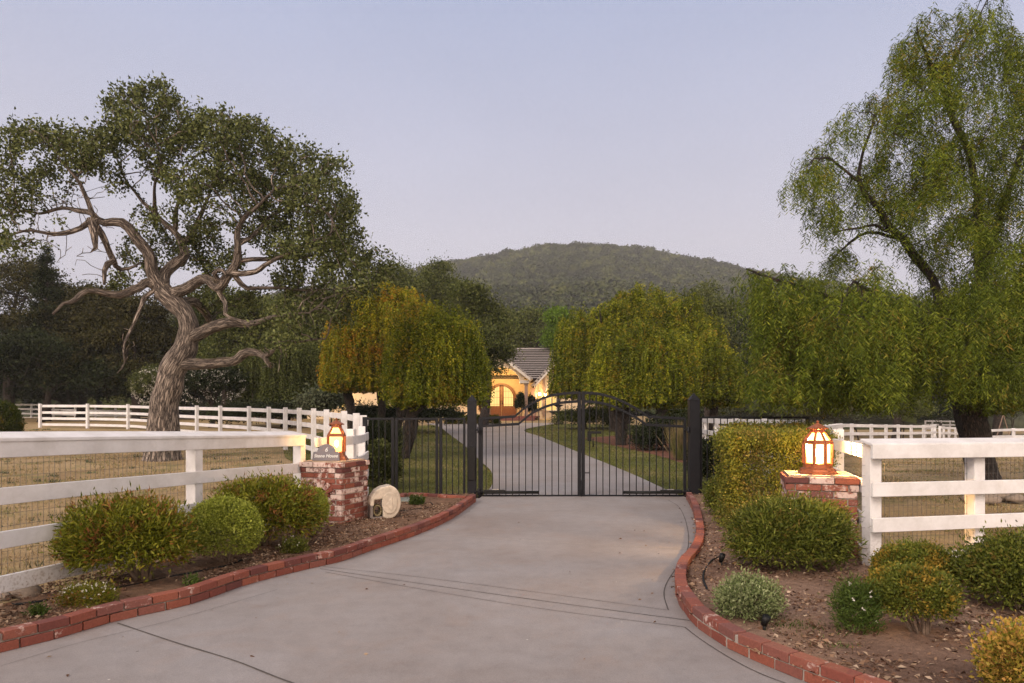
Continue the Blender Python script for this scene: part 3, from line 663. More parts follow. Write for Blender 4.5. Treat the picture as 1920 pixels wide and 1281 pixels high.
# ------------------------------------------------------------------ white fences
def rail_fence(path, label, rails, posts=None, cap=None, side=1, zfun=None, group="white paddock fences", postw=0.13, rw=0.035, rh=0.14, post_h=None, mesh=None, top_ext=0.0, step=0.5, cat="fence"):
    """path: list of (x, y); rails: heights of the rail centres; side: which side of the posts the rails are on"""
    zf = zfun or (lambda p: h(p.x, p.y)); P3 = [Vector((*p[:2], 0)) for p in path]
    root = thing("white_fence", (P3[0].x, P3[0].y, zf(P3[0])), label, cat, group)
    D = resample(P3, step) if len(P3) > 2 else [P3[0].lerp(P3[1], i / 6) for i in range(7)]
    def offs(d):
        o_ = []
        for i, p in enumerate(D):
            t = (D[min(i + 1, len(D) - 1)] - D[max(i - 1, 0)]).normalized(); o_.append(p + Vector((-t.y, t.x, 0)) * d * side)
        return o_
    ro = offs(postw / 2 + rw / 2)
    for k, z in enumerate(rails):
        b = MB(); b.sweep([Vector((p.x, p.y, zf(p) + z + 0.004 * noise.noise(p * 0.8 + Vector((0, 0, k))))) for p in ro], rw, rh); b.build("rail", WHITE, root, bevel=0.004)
    ph = post_h or rails[-1] + rh / 2
    for p in (posts or P3):
        p = Vector((*p[:2], 0)); b = MB(); q = min(D, key=lambda d: (d - p).length); i = D.index(q)
        t = (D[min(i + 1, len(D) - 1)] - D[max(i - 1, 0)]).normalized(); z0 = h(p.x, p.y) - 0.1
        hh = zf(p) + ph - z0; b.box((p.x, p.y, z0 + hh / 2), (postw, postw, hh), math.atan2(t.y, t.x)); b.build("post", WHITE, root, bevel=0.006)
    if cap:
        zc, wc, tilt = cap; co = offs(rw * 0.5 - 0.01); b = MB(); vs_ = []; n = len(co)
        for i, p in enumerate(co):
            t = (D[min(i + 1, n - 1)] - D[max(i - 1, 0)]).normalized(); s_ = Vector((-t.y, t.x, 0)) * side; z = zf(p) + zc
            a = p + s_ * (wc / 2) + Vector((0, 0, z)); c_ = p - s_ * (wc / 2) + Vector((0, 0, z + tilt))
            vs_ += [a, c_, c_ - Vector((0, 0, 0.032)), a - Vector((0, 0, 0.032))]
        fs = [(4 * i + k, 4 * i + (k + 1) % 4, 4 * i + 4 + (k + 1) % 4, 4 * i + 4 + k) for i in range(n - 1) for k in range(4)] + [(0, 3, 2, 1), (4 * n - 4, 4 * n - 3, 4 * n - 2, 4 * n - 1)]
        b.add(vs_, fs); b.build("top_cap", WHITE, root, bevel=0.004)
    if mesh:
        z0, z1, pitch, rowp = mesh; mo = offs(-postw / 2 - 0.006); b = MB(); L = [0]
        for i in range(1, len(mo)): L.append(L[-1] + (mo[i] - mo[i - 1]).length)
        s_ = 0
        while s_ < L[-1]:
            i = max(k for k in range(len(L)) if L[k] <= s_); i = min(i, len(mo) - 2); p = mo[i].lerp(mo[i + 1], (s_ - L[i]) / (L[i + 1] - L[i])); z = zf(p)
            b.box((p.x, p.y, z + (z0 + z1) / 2), (0.0026, 0.0026, z1 - z0)); s_ += pitch
        z = z0
        while z <= z1: b.sweep([Vector((p.x, p.y, zf(p) + z)) for p in mo], 0.0026, 0.0026); z += rowp
        b.build("wire_mesh", WIREM, root)
    return root
WIREM = simple("galvanised_wire", (0.16, 0.15, 0.14), 0.5, 0.6, 0.3, 20)
def zl(p): return -0.10 * min(1.0, max(0.0, (p.y - 5.6) / 4.3))
A0, A1 = Vector((-4.86, 3.07, 0)), Vector((-3.10, 9.96, 0))
tA = (A1 - A0).normalized()
lf = rail_fence([A0, A1], "long capped white fence with wire mesh, running from the left edge to the plaque pillar", [0.235, 0.595, 0.95, 1.335],
                posts=[Vector((-4.66, 3.85, 0)), Vector((-3.63, 7.80, 0)), Vector((-3.10, 9.95, 0))], cap=(1.425, 0.21, 0.05), side=-1, zfun=zl, mesh=(0.05, 1.27, 0.055, 0.105), post_h=1.40)
B0, B1 = Vector((3.54, 6.83, 0)), Vector((7.4, 7.62, 0))
rf = rail_fence([B0, B1], "capped white fence with wire mesh at the right, behind the round bushes", [0.165, 0.52, 0.868, 1.245],
                posts=[B0 + Vector((0.10, 0.08, 0)), Vector((4.84, 7.14, 0)), Vector((6.6, 7.50, 0))], cap=(1.325, 0.18, 0.045), side=-1, zfun=lambda p: 0.0, mesh=(0.05, 1.2, 0.055, 0.105), post_h=1.31)
rail_fence([(3.72, 7.02), (4.32, 9.05)], "short white fence receding from the corner just behind the larger lantern", [0.165, 0.52, 0.868, 1.235],
           posts=[(4.32, 9.05)], side=1, zfun=lambda p: 0.0, mesh=(0.05, 1.2, 0.055, 0.105), post_h=1.42)
# paddock fence sweeping round behind the oak
PP = [(75, 40), (164, 39), (240, 38), (287, 35.5), (327, 33), (369, 31), (413, 29.2), (467, 27.4), (504, 25.5), (535, 23.6), (561, 21.8), (588, 20), (612, 18.3), (645, 16.3), (668, 14.7), (681, 13.7)]
PT = {75: 757, 164: 757, 240: 758, 287: 759, 327: 760, 369: 760.5, 413: 761, 467: 762, 504: 763, 535: 764, 561: 765, 588: 766, 612: 768, 645: 771, 668: 775, 681: 779}
pw = [(XZ(a, b), b) for a, b in PP]
def zpad(p):
    best = min(range(len(pw)), key=lambda i: (pw[i][0] - p.x) ** 2 + (pw[i][1] - p.y) ** 2)
    for i in (best - 1, best):
        if 0 <= i < len(pw) - 1:
            a, b = Vector(pw[i]), Vector(pw[i + 1]); t = (Vector((p.x, p.y)) - a).dot(b - a) / (b - a).length_squared
            if -0.05 <= t <= 1.05:
                za = EYE - (PT[PP[i][0]] - HY) / F * PP[i][1]; zb = EYE - (PT[PP[i + 1][0]] - HY) / F * PP[i + 1][1]; return za + (zb - za) * t - 1.40
    i = best; return EYE - (PT[PP[i][0]] - HY) / F * PP[i][1] - 1.40
rail_fence(pw, "white paddock fence curving from the far left past the oak trunk", [0.18, 0.53, 0.88, 1.26], side=1, zfun=zpad, post_h=1.40)
rail_fence([(-3.0, 10.14), (-2.66, 11.35), (-2.86, 13.15)], "short white fence between the plaque pillar and the end of the iron fence", [0.15, 0.50, 0.84, 1.20],
           posts=[(-2.66, 11.3), (-2.9, 13.2)], side=-1, zfun=lambda p: h(p.x, p.y) * 0.5, post_h=1.38)
# further fences in the distance
def farf(px, label, top, rails=(0.2, 0.58, 0.96, 1.33), n=None, **k):
    P = [(XZ(a, b), b) for a, b in px]; d = {}
    tops = top if isinstance(top, (list, tuple)) else [top] * len(P)
    zs = [EYE - (t - HY) / F * b - 1.42 for t, (a, b) in zip(tops, px)]
    def zf(p):
        j = min(range(len(P)), key=lambda i: (P[i][0] - p.x) ** 2 + (P[i][1] - p.y) ** 2); bz = zs[j]; bd = 1e9
        for i in range(len(P) - 1):
            a, b = Vector(P[i]), Vector(P[i + 1]); t = (Vector((p.x, p.y)) - a).dot(b - a) / (b - a).length_squared; t = min(1, max(0, t)); dd = (a.lerp(b, t) - Vector((p.x, p.y))).length
            if dd < bd: bd = dd; bz = zs[i] + (zs[i + 1] - zs[i]) * t
        return bz
    D = resample([Vector((*p, 0)) for p in P], n or 2.4)
    return rail_fence(P, label, list(rails), posts=[tuple(q[:2]) for q in D], zfun=zf, post_h=1.42, **k)
farf([(-60, 60), (48, 58), (150, 56), (255, 53)], "shaded greyish fence across the far left under the dark trees", [757, 757, 759, 760], side=-1)
farf([(1512, 14.0), (1545, 19), (1565, 25), (1583, 30), (1622, 32), (1655, 34), (1681, 36), (1702, 37.5), (1722, 39), (1735, 40), (1748, 41.5), (1753, 43.5)],
     "white paddock fence curving away beyond the hedge towards the drooping tree", [800, 797, 795, 794, 795, 796, 796, 797, 797, 797, 797, 796], side=-1)
farf([(1762, 44), (1776, 47), (1800, 50), (1830, 52)], "short white fence seen just left of the drooping tree's trunk", [799, 800, 802, 803], side=-1)
farf([(1735, 66), (1752, 68), (1800, 72), (1850, 74)], "pale fence farthest away, high behind the drooping tree's trunk", [788, 788, 789, 790], side=-1)
farf([(1836, 40), (1870, 39), (1903, 38), (1960, 37), (2080, 35)], "white rail fence at the far right edge beyond the tree trunk", [806, 804, 803, 803, 802], side=-1)
farf([(1508, 14.4), (1420, 17), (1345, 20.5), (1318, 24), (1306, 29)], "white fence seen through the slim iron panel beside the right gate post", [786, 785, 784, 783, 783], side=1, n=2.1)
farf([(1300, 30), (1330, 33), (1368, 36)], "second white fence farther behind the slim iron panel, set higher", [784, 785, 786], side=1)

# ------------------------------------------------------------------ brick pillars
def pillar(front_l, ang_, s, label, niche=False, seed=0, top=0.95):
    ca, sa = math.cos(ang_), math.sin(ang_); ex = Vector((ca, sa, 0)); ey = Vector((-sa, ca, 0)); O = Vector((*front_l, 0)); rnd = random.Random(seed)
    root = thing("brick_pillar", O + ex * s / 2 + ey * s / 2, label, "pillar", "red brick pillars carrying the copper lanterns")
    b = MB(); nc = 13; ch = (top + 0.03) / nc; bh = ch - 0.010; core = MB()
    cc = O + ex * s / 2 + ey * s / 2
    if niche:
        q = cc + ey * 0.045; core.box((q.x, q.y, top / 2 - 0.02), (s - 0.024, s - 0.114, top), ang_)
        for e0, e1, z0_, z1_ in ((0.012, s / 2 - 0.175, 0, top - 0.02), (s / 2 + 0.175, s - 0.012, 0, top - 0.02), (s / 2 - 0.175, s / 2 + 0.175, 0.69, top - 0.02), (s / 2 - 0.175, s / 2 + 0.175, 0, 0.21)):
            q = O + ex * (e0 + e1) / 2 + ey * 0.056; core.box((q.x, q.y, (z0_ + z1_) / 2), (e1 - e0, 0.088, z1_ - z0_), ang_)
    else: core.box((cc.x, cc.y, top / 2 - 0.02), (s - 0.024, s - 0.024, top), ang_)
    nb = 0.205; d = 0.09
    faces = [(O, ex, ey), (O + ex * s, ey, -ex), (O + ex * s + ey * s, -ex, -ey), (O + ey * s, -ey, ex)]
    for c in range(nc):
        z = -0.03 + c * ch + bh / 2; fl = 0.0
        if c == nc - 1: fl = 0.022
        elif c == nc - 2: fl = 0.010
        for fi, (o_, u, n_) in enumerate(faces):
            o2 = o_ - n_ * fl - u * fl; L = s + 2 * fl; x = (0.0 if (c + fi) % 2 == 0 else -0.105)
            # bricks along this face, corner bricks alternate
            x0 = 0.0 if (c + fi) % 2 == 0 else d + 0.009
            x1 = L - (0.0 if (c + fi) % 2 == 0 else d + 0.009)
            k = max(2, round((x1 - x0) / 0.213)); st = (x1 - x0) / k; cuts = [x0 + i * st for i in range(k + 1)]
            if c % 3 == 1: cuts.insert(1 + (seed + c) % k, (cuts[(seed + c) % k] + cuts[(seed + c) % k + 1]) / 2)
            for a, e in zip(cuts, cuts[1:]):
                e -= 0.009
                if niche and fi == 0:
                    zt = z / top; mid = (a + e) / 2; w_ = 0.155 if z < 0.60 else (0.12 if z < 0.66 else 0)
                    if z > 0.22 and w_ and e > s / 2 - w_ and a < s / 2 + w_:
                        if a < s / 2 - w_ - 0.02: p0, p1 = a, s / 2 - w_
                        elif e > s / 2 + w_ + 0.02: p0, p1 = s / 2 + w_, e
                        else: continue
                        a_, e_ = p0, p1
                        c0 = o2 + u * (a_ + e_) / 2 + n_ * d / 2; c0.z = z; b.obox(c0, u * (e_ - a_) / 2, n_ * d / 2, Vector((0, 0, bh / 2))); continue
                j = rnd.uniform(-0.003, 0.003); c0 = o2 + u * (a + e) / 2 + n_ * (d / 2 + j); c0.z = z + rnd.uniform(-0.001, 0.001)
                b.obox(c0, u * (e - a) / 2, n_ * d / 2, Vector((0, 0, bh / 2)))
    b.build("brickwork", BRICK, root, bevel=0.004)
    if niche:
        # recess: lay the mortar core back behind the opening, with splayed arch bricks around it
        nb_ = MB()
        for k in range(6):
            z = 0.22 + k * ch
            for q in (-1, 0, 1):
                c0 = O + ex * (s / 2 + q * 0.105) + ey * 0.09; c0.z = z + bh / 2; nb_.obox(c0, ex * 0.048, ey * 0.02, Vector((0, 0, bh / 2)))
        for th in (-62, -38, -12, 12, 38, 62):
            a_ = R(th); c0 = O + ex * (s / 2 + 0.160 * math.sin(a_)) + ey * 0.042; c0.z = 0.475 + 0.16 * math.cos(a_) ; 
            nb_.obox(c0, (ex * math.cos(a_) - Vector((0, 0, math.sin(a_)))) * 0.030, ey * 0.062, (ex * math.sin(a_) + Vector((0, 0, math.cos(a_)))) * 0.055)
        nb_.build("arched_niche", BRICK, root, bevel=0.004)
        core.v = [v for v in core.v]
    core.build("mortar_joint", MORTAR, root)
    cp = MB(); cp.box((cc.x, cc.y, top - 0.004), (s - 0.05, s - 0.05, 0.028), ang_); cp.build("pillar_top", simple("pillar_top_mortar", (0.40, 0.30, 0.22), 0.85, 0, 0.4, 14, 0.3), root)
    return root, cc, ex, ey
s_l = 0.68; thl = R(-20); Cc = Vector((-2.38, 9.53, 0)); exl = Vector((math.cos(thl), math.sin(thl), 0))
pl, cl_, exl, eyl = pillar(tuple((Cc - exl * s_l)[:2]), thl, s_l, "red brick pillar with an arched niche, beside the beige hose reel", True, 1)
pr, cr_, exr, eyr = pillar((2.98, 7.40), R(-17), 0.70, "red brick pillar under the larger glowing lantern, between the hedge and the white fence", False, 2)

# ------------------------------------------------------------------ copper lanterns
GLASS = simple("x", (1, 1, 1)); bpy.data.materials.remove(GLASS)
def lantern_glass(name, strength):
    m, t, b, N = mat(name)
    e = N("ShaderNodeEmission"); e.inputs[0].default_value = (1.0, 0.62, 0.22, 1); e.inputs[1].default_value = strength
    tr = N("ShaderNodeBsdfTransparent"); tr.inputs[0].default_value = (1, 0.93, 0.80, 1); p = pos(t, N); n = noisen(t, N, 30, 4, 0.7, p)
    ms = N("ShaderNodeMixShader"); t.links.new(rng_(t, N, n.outputs[0], 0.3, 0.7, 0.72, 0.55), ms.inputs[0])
    t.links.new(e.outputs[0], ms.inputs[1]); t.links.new(tr.outputs[0], ms.inputs[2])
    t.links.new(ms.outputs[0], [q for q in t.nodes if q.type == 'OUTPUT_MATERIAL'][0].inputs[0]); return m
def lantern(c, z, ns, rb, H, rot, label, power, gstr, bulb):
    root = thing("copper_lantern", (c.x, c.y, z), label, "lantern", "copper lanterns on the brick pillars"); O = Vector((c.x, c.y, z))
    b = MB(); b.lathe([(rb * 1.42, 0.0), (rb * 1.42, 0.018), (rb * 1.30, 0.03), (rb * 1.25, 0.055), (rb * 1.10, 0.065), (rb * 1.04, 0.13 * H), (rb * 1.04, 0.20 * H), (rb * 0.9, 0.205 * H)], O, ns, rot=rot, smooth=False); b.build("base", COPPER, root, bevel=0.002)
    z0, z1, z2 = 0.20 * H, 0.61 * H, 0.80 * H; f = MB(); g = MB()
    def ring(r, zz): return [O + Vector((r * math.cos(rot + 2 * math.pi * j / ns), r * math.sin(rot + 2 * math.pi * j / ns), zz)) for j in range(ns)]
    a0, a1, a2 = ring(rb * 0.98, z0), ring(rb * 0.98, z1), ring(rb * 0.46, z2)
    for j in range(ns):
        k = (j + 1) % ns
        f.tube([a0[j], a1[j]], rb * 0.13, 4, smooth=False); f.tube([a1[j], a2[j]], rb * 0.10, 4, smooth=False)
        f.tube([a0[j], a0[k]], rb * 0.09, 4, smooth=False); f.tube([a2[j], a2[k]], rb * 0.07, 4, smooth=False)
        f.sweep([a1[j] + Vector((0, 0, 0.0)), a1[k]], rb * 0.14, H * 0.075)
        ins = 0.93
        q = [O + (v - O).xy.to_3d() * 1.0 for v in ()]
        def inn(v): return Vector((O.x + (v.x - O.x) * ins, O.y + (v.y - O.y) * ins, v.z))
        g.add([inn(a0[j]), inn(a0[k]), inn(a1[k]), inn(a1[j])], [(0, 1, 2, 3)]); g.add([inn(a1[j]), inn(a1[k]), inn(a2[k]), inn(a2[j])], [(0, 1, 2, 3)])
    f.build("frame", COPPER, root)
    g.build("glass", lantern_glass("lantern_glass_%d" % ns, gstr), root)
    r = MB(); r.lathe([(rb * 0.52, z2 - 0.005), (rb * 0.50, z2 + 0.03 * H), (rb * 0.50, z2 + 0.055 * H), (rb * 0.74, z2 + 0.055 * H), (rb * 0.76, z2 + 0.075 * H), (rb * 0.30, z2 + 0.14 * H), (rb * 0.10, z2 + 0.165 * H), (rb * 0.06, z2 + 0.18 * H), (rb * 0.12, z2 + 0.20 * H), (0.004, z2 + 0.225 * H)], O, ns * 2, rot=rot, smooth=False); r.build("roof_cap", COPPER, root, bevel=0.001)
    bl = MB(); bl.lathe([(0.006, -0.05), (0.022, -0.03), (0.028, 0.0), (0.02, 0.03), (0.004, 0.045)], O + Vector((0, 0, (z0 + z1) / 2)), 10); bl.build("bulb", glow("bulb_glow_%d" % ns, (1, 0.72, 0.38), bulb), root)
    ld = bpy.data.lights.new("lantern_light", 'POINT'); ld.energy = power; ld.color = (1.0, 0.58, 0.20); ld.shadow_soft_size = 0.03
    lo = bpy.data.objects.new("lantern_light", ld); COL.objects.link(lo); lo.parent = root; lo.location = (0, 0, (z0 + z1) / 2 + 0.07)
    return root
lp = Vector((XZ(631, 9.95), 9.95, 0))
lantern(lp, 0.957, 4, 0.150, 0.60, R(52), "smaller square copper lantern lit on the left brick pillar behind the slate plaque", 26.0, 4.0, 90)
rp = Vector((XZ(1533, 7.60), 7.60, 0))
lantern(rp, 0.957, 8, 0.150, 0.58, R(8), "larger eight-sided copper lantern glowing on the right brick pillar beside the hedge", 340.0, 11.0, 150)

# slate plaque with its writing
def plaque():
    w, hh = 0.375, 0.235; c = Cc - exl * 0.345 + eyl * 0.12; z0 = 0.962
    root = thing("name_plaque", (c.x, c.y, z0), "grey slate plaque with an arched top standing on the left brick pillar", "plaque")
    yaw = R(-3); ux = Vector((math.cos(yaw), math.sin(yaw), 0)); tilt = R(12); uz = Vector((math.sin(yaw) * math.sin(tilt) * 0 , math.sin(tilt), math.cos(tilt))); nn = ux.cross(uz)
    pts = [(-w / 2 - 0.012, 0), (w / 2 + 0.012, 0), (w / 2, 0.125), (w / 2 - 0.045, 0.13)]
    for i in range(0, 13):
        th = math.pi * i / 12; pts.append((0.135 * math.cos(th), 0.115 + 0.125 * math.sin(th)))
    pts += [(-w / 2 + 0.045, 0.13), (-w / 2, 0.125)]
    C0 = Vector((c.x, c.y, z0)); b = MB(); b.prism([C0 + ux * x + uz * y for x, y in pts], nn, -0.025, 0.0); b.build("slab", SLATE, root, bevel=0.003)
    def txt(s_, size, x, y):
        cu = bpy.data.curves.new("lettering", 'FONT'); cu.body = s_; cu.size = size; cu.align_x = 'CENTER'; cu.extrude = 0.0015; cu.shear = 0.2; cu.offset = 0.0012
        tmp = bpy.data.objects.new("lettering", cu); COL.objects.link(tmp); bpy.context.view_layer.update(); me = bpy.data.meshes.new_from_object(tmp); bpy.data.objects.remove(tmp)
        me.materials.clear(); me.materials.append(LETTER); o = bpy.data.objects.new("lettering", me); COL.objects.link(o)
        M = __import__("mathutils").Matrix((ux, uz, nn)).transposed().to_4x4(); p = C0 + ux * x + uz * y + nn * 0.003 - C0; M.translation = p; o.parent = root; o.matrix_local = M
    txt("6", 0.085, 0.0, 0.128); txt("Stone House", 0.066, 0.0, 0.045)
plaque()

# ------------------------------------------------------------------ iron gate
YG = 13.3
def gx(px): return XZ(px, YG)
def gz(py): return EYE - (py - HY) / F * YG
def gate_post(px0, px1, tip, sh, label, box=False):
    x0, x1 = gx(px0), gx(px1); w = x1 - x0; c = (x0 + x1) / 2; root = thing("iron_gate_post", (c, YG, 0), label, "gate post", "square black iron gate posts with pyramid tips")
    b = MB(); b.box((c, YG, gz(sh) / 2 - 0.05), (w, w, gz(sh) + 0.1)); b.build("shaft", IRON, root, bevel=0.006)
    t = MB(); s_ = w / 2 + 0.006; z = gz(sh); t.add([(c - s_, YG - s_, z), (c + s_, YG - s_, z), (c + s_, YG + s_, z), (c - s_, YG + s_, z), (c, YG, gz(tip))], [(3, 2, 1, 0), (0, 1, 4), (1, 2, 4), (2, 3, 4), (3, 0, 4)]); t.build("pyramid_tip", IRON, root)
    return root, c, w
def arc(pts): return resample([Vector((gx(a), YG, gz(b))) for a, b in pts], 0.06)
r1, c1, w1 = gate_post(876.5, 893.5, 740, 752, "black iron gate post on the left with a dark control box on its face")
b = MB(); b.box((c1, YG - w1 / 2 - 0.012, (gz(838) + gz(900)) / 2), (w1 * 0.8, 0.03, gz(838) - gz(900))); b.build("control_box", BLACKP, r1, bevel=0.008)
b = MB()
for px in (870.5, 899.0): b.box((gx(px), YG, gz(783) / 2), (0.045, 0.06, gz(783)))
b.build("side_channel", IRON, r1, bevel=0.003)
r2, c2, w2 = gate_post(1291.5, 1310, 737, 750, "black iron gate post on the right, nearest the hedge")
b = MB(); b.box((gx(1314), YG, gz(783) / 2), (0.04, 0.06, gz(783))); b.build("side_channel", IRON, r2, bevel=0.003)
def interp(pl_, x):
    for a, b in zip(pl_, pl_[1:]):
        if (a.x - x) * (b.x - x) <= 0 and abs(a.x - b.x) > 1e-9: return a.z + (b.z - a.z) * (x - a.x) / (b.x - a.x)
    return pl_[0].z if abs(pl_[0].x - x) < abs(pl_[-1].x - x) else pl_[-1].z
def leafg(U, Lw, xa, xb, xh, label, bars, ynudge=0.0):
    root = thing("iron_gate", (gx(xh), YG, 0.06), label, "gate", "two arched leaves of the black iron driveway gate")
    b = MB()
    def seg(pts):
        # straight part then arc, each swept
        b.sweep(pts, 0.045, 0.052, vertical=True)
    up = [Vector((gx(p), YG, gz(q))) for p, q in U[0]] + arc(U[1])[1:]; lo = [Vector((gx(p), YG, gz(q))) for p, q in Lw[0]] + arc(Lw[1])[1:]
    if U[0][0][0] > U[1][0][0]: pass
    seg(up); b.build("arched_rail", IRON, root, bevel=0.003); b = MB(); b.sweep(lo, 0.045, 0.052); b.build("arched_rail", IRON, root, bevel=0.003); b = MB(); zb = gz(931)
    b.sweep([Vector((gx(xa), YG, zb)), Vector((gx(xb), YG, zb))], 0.045, 0.065)
    b.build("bottom_rail", IRON, root, bevel=0.003)
    s1 = MB(); zt = interp(up, gx(xb)) + 0.02; s1.box((gx(xb) , YG + 0.001, (zb - 0.045 + zt) / 2), (0.066, 0.062, zt - zb + 0.045)); s1.build("meeting_stile", IRON, root, bevel=0.004)
    s2 = MB(); zt = interp(up, gx(xa)); s2.box((gx(xa), YG + 0.001, (zb - 0.03 + zt) / 2), (0.055, 0.056, zt - zb + 0.03)); s2.build("hinge_stile", IRON, root, bevel=0.004)
    for px in bars:
        x = gx(px); z1 = interp(up, x); k = MB(); k.box((x, YG, (zb + z1) / 2), (0.017, 0.017, z1 - zb)); k.build("picket", IRON, root)
    return root
UL = ([(903, 785)], [(961, 785), (972, 775), (986, 764), (1006, 752.5), (1031, 742.5), (1059, 738), (1087, 736.5)])
LLo = ([(903, 799)], [(968, 799), (981, 788), (997.5, 775), (1020, 764), (1048, 756), (1087, 752.5)])
UR = ([(1284, 785)], [(1221, 785), (1200, 771), (1177.5, 758), (1149, 745.5), (1121, 738.5), (1092, 736.5)])
LRo = ([(1284, 800)], [(1216, 800), (1197, 786), (1177.5, 775), (1149, 762), (1121, 755), (1092, 752.5)])
g1 = leafg(UL, LLo, 903, 1086.2, 903, "left leaf of the black iron driveway gate, rising in an arch to the middle", [911.5 + 12.35 * i for i in range(14)])
g2 = leafg(UR, LRo, 1284, 1093.4, 1284, "right leaf of the black iron driveway gate, with the lock hanging near the middle", [1105.5 + 12.5 * i for i in range(15) if 1105.5 + 12.5 * i < 1280])
def opener(root, pa, pb, flip):
    b = MB(); z = gz(922.5); x0, x1 = gx(pa), gx(pb); b.tube([(x0, YG - 0.085, z), (x1, YG - 0.07, z)], 0.030, 10); b.build("opener_arm", BLACKP, root, bevel=0.0)
    m = MB(); xe = x0 if not flip else x1; s_ = 1 if not flip else -1; m.box((xe + s_ * 0.20, YG - 0.09, z + 0.015), (0.42, 0.085, 0.075)); m.box((xe - s_ * 0.03, YG - 0.05, z), (0.12, 0.05, 0.03)); m.build("opener_motor", BLACKP, root, bevel=0.02, seg=2)
    k = MB(); k.box((xe + s_ * 0.22, YG - 0.09, z + 0.056), (0.13, 0.05, 0.012)); k.build("motor_label", SILVER, root)
opener(g1, 908, 1010, False); opener(g2, 1168, 1276, True)
b = MB(); b.box((gx(1114), YG - 0.045, gz(811)), (0.27, 0.05, 0.05)); b.box((gx(1104.5), YG - 0.05, gz(820)), (0.075, 0.06, 0.15)); b.build("lock_case", BLACKP, g2, bevel=0.006)
b = MB(); b.tube([(gx(1111), YG - 0.08, gz(822)), (gx(1111.5), YG - 0.08, gz(838))], 0.012, 8); b.build("lock_shackle", BLACKP, g2)
b = MB(); b.tube([(gx(1118), YG - 0.05, gz(811)), (gx(1126), YG - 0.06, gz(810))], 0.008, 8); b.build("lock_key_bar", SILVER, g2)
b = MB(); b.tube([(gx(1095), YG - 0.04, gz(886.5)), (gx(1104), YG - 0.04, gz(886.5))], 0.010, 8); b.build("drop_bolt", IRON, g2)
b = MB(); b.tube([(gx(1090), YG - 0.05, gz(939)), (gx(1090), YG - 0.05, gz(900))], 0.010, 8); b.build("cane_bolt", IRON, g1)
for root, px in ((g1, 898), (g2, 1288.5)):
    for py in (806, 921):
        b = MB(); b.tube([(gx(px), YG - 0.1, gz(py + 6)), (gx(px), YG - 0.1, gz(py - 6))], 0.028, 10); b.box((gx(px), YG - 0.06, gz(py)), (0.16, 0.09, 0.03)); b.build("hinge", IRON, root, bevel=0.003)
def panel(xa, xb, label, cat, bars, stiles, ytop=785.5, ybot=929, group=None, name="iron_fence"):
    root = thing(name, (gx(xa), YG, 0), label, cat, group)
    b = MB(); zt, zb = gz(ytop), gz(ybot); b.sweep([Vector((gx(xa), YG, zt)), Vector((gx(xb), YG, zt))], 0.04, 0.04); b.build("top_rail", IRON, root, bevel=0.003)
    b = MB(); b.sweep([Vector((gx(xa), YG, zb)), Vector((gx(xb), YG, zb))], 0.04, 0.055); b.build("bottom_rail", IRON, root, bevel=0.003)
    for px, w, top in stiles:
        b = MB(); z1 = gz(top); b.box((gx(px), YG + 0.002, z1 / 2 - 0.02), (w, w + 0.004, z1 + 0.04)); b.build("post", IRON, root, bevel=0.003)
    for px in bars:
        b = MB(); b.box((gx(px), YG, (zt + zb) / 2), (0.016, 0.016, zt - zb)); b.build("picket", IRON, root)
    return root
G3 = "slim black iron fence panels beside the gate"
panel(684, 738, "slim iron fence panel behind the hose reel, starting at a thick black post", "iron fence", [699, 710.5, 722], [(684.5, 0.085, 782), (736.5, 0.06, 783)], group=G3)
panel(744.5, 817.5, "narrow iron pedestrian gate left of the driveway gate", "pedestrian gate", [756, 768, 780, 791.5, 803], [(743.5, 0.05, 784), (819, 0.05, 784)], group=G3, name="pedestrian_gate")
panel(826, 870, "slim iron fence panel between the pedestrian gate and the left gate post", "iron fence", [837, 848.5, 860], [(826.5, 0.06, 784)], group=G3)
panel(1316, 1514, "slim iron fence panel right of the gate, mostly behind the hedge", "iron fence", [1326 + 12.6 * i for i in range(15)], [(1514, 0.06, 781)], 783, 930, group=G3)

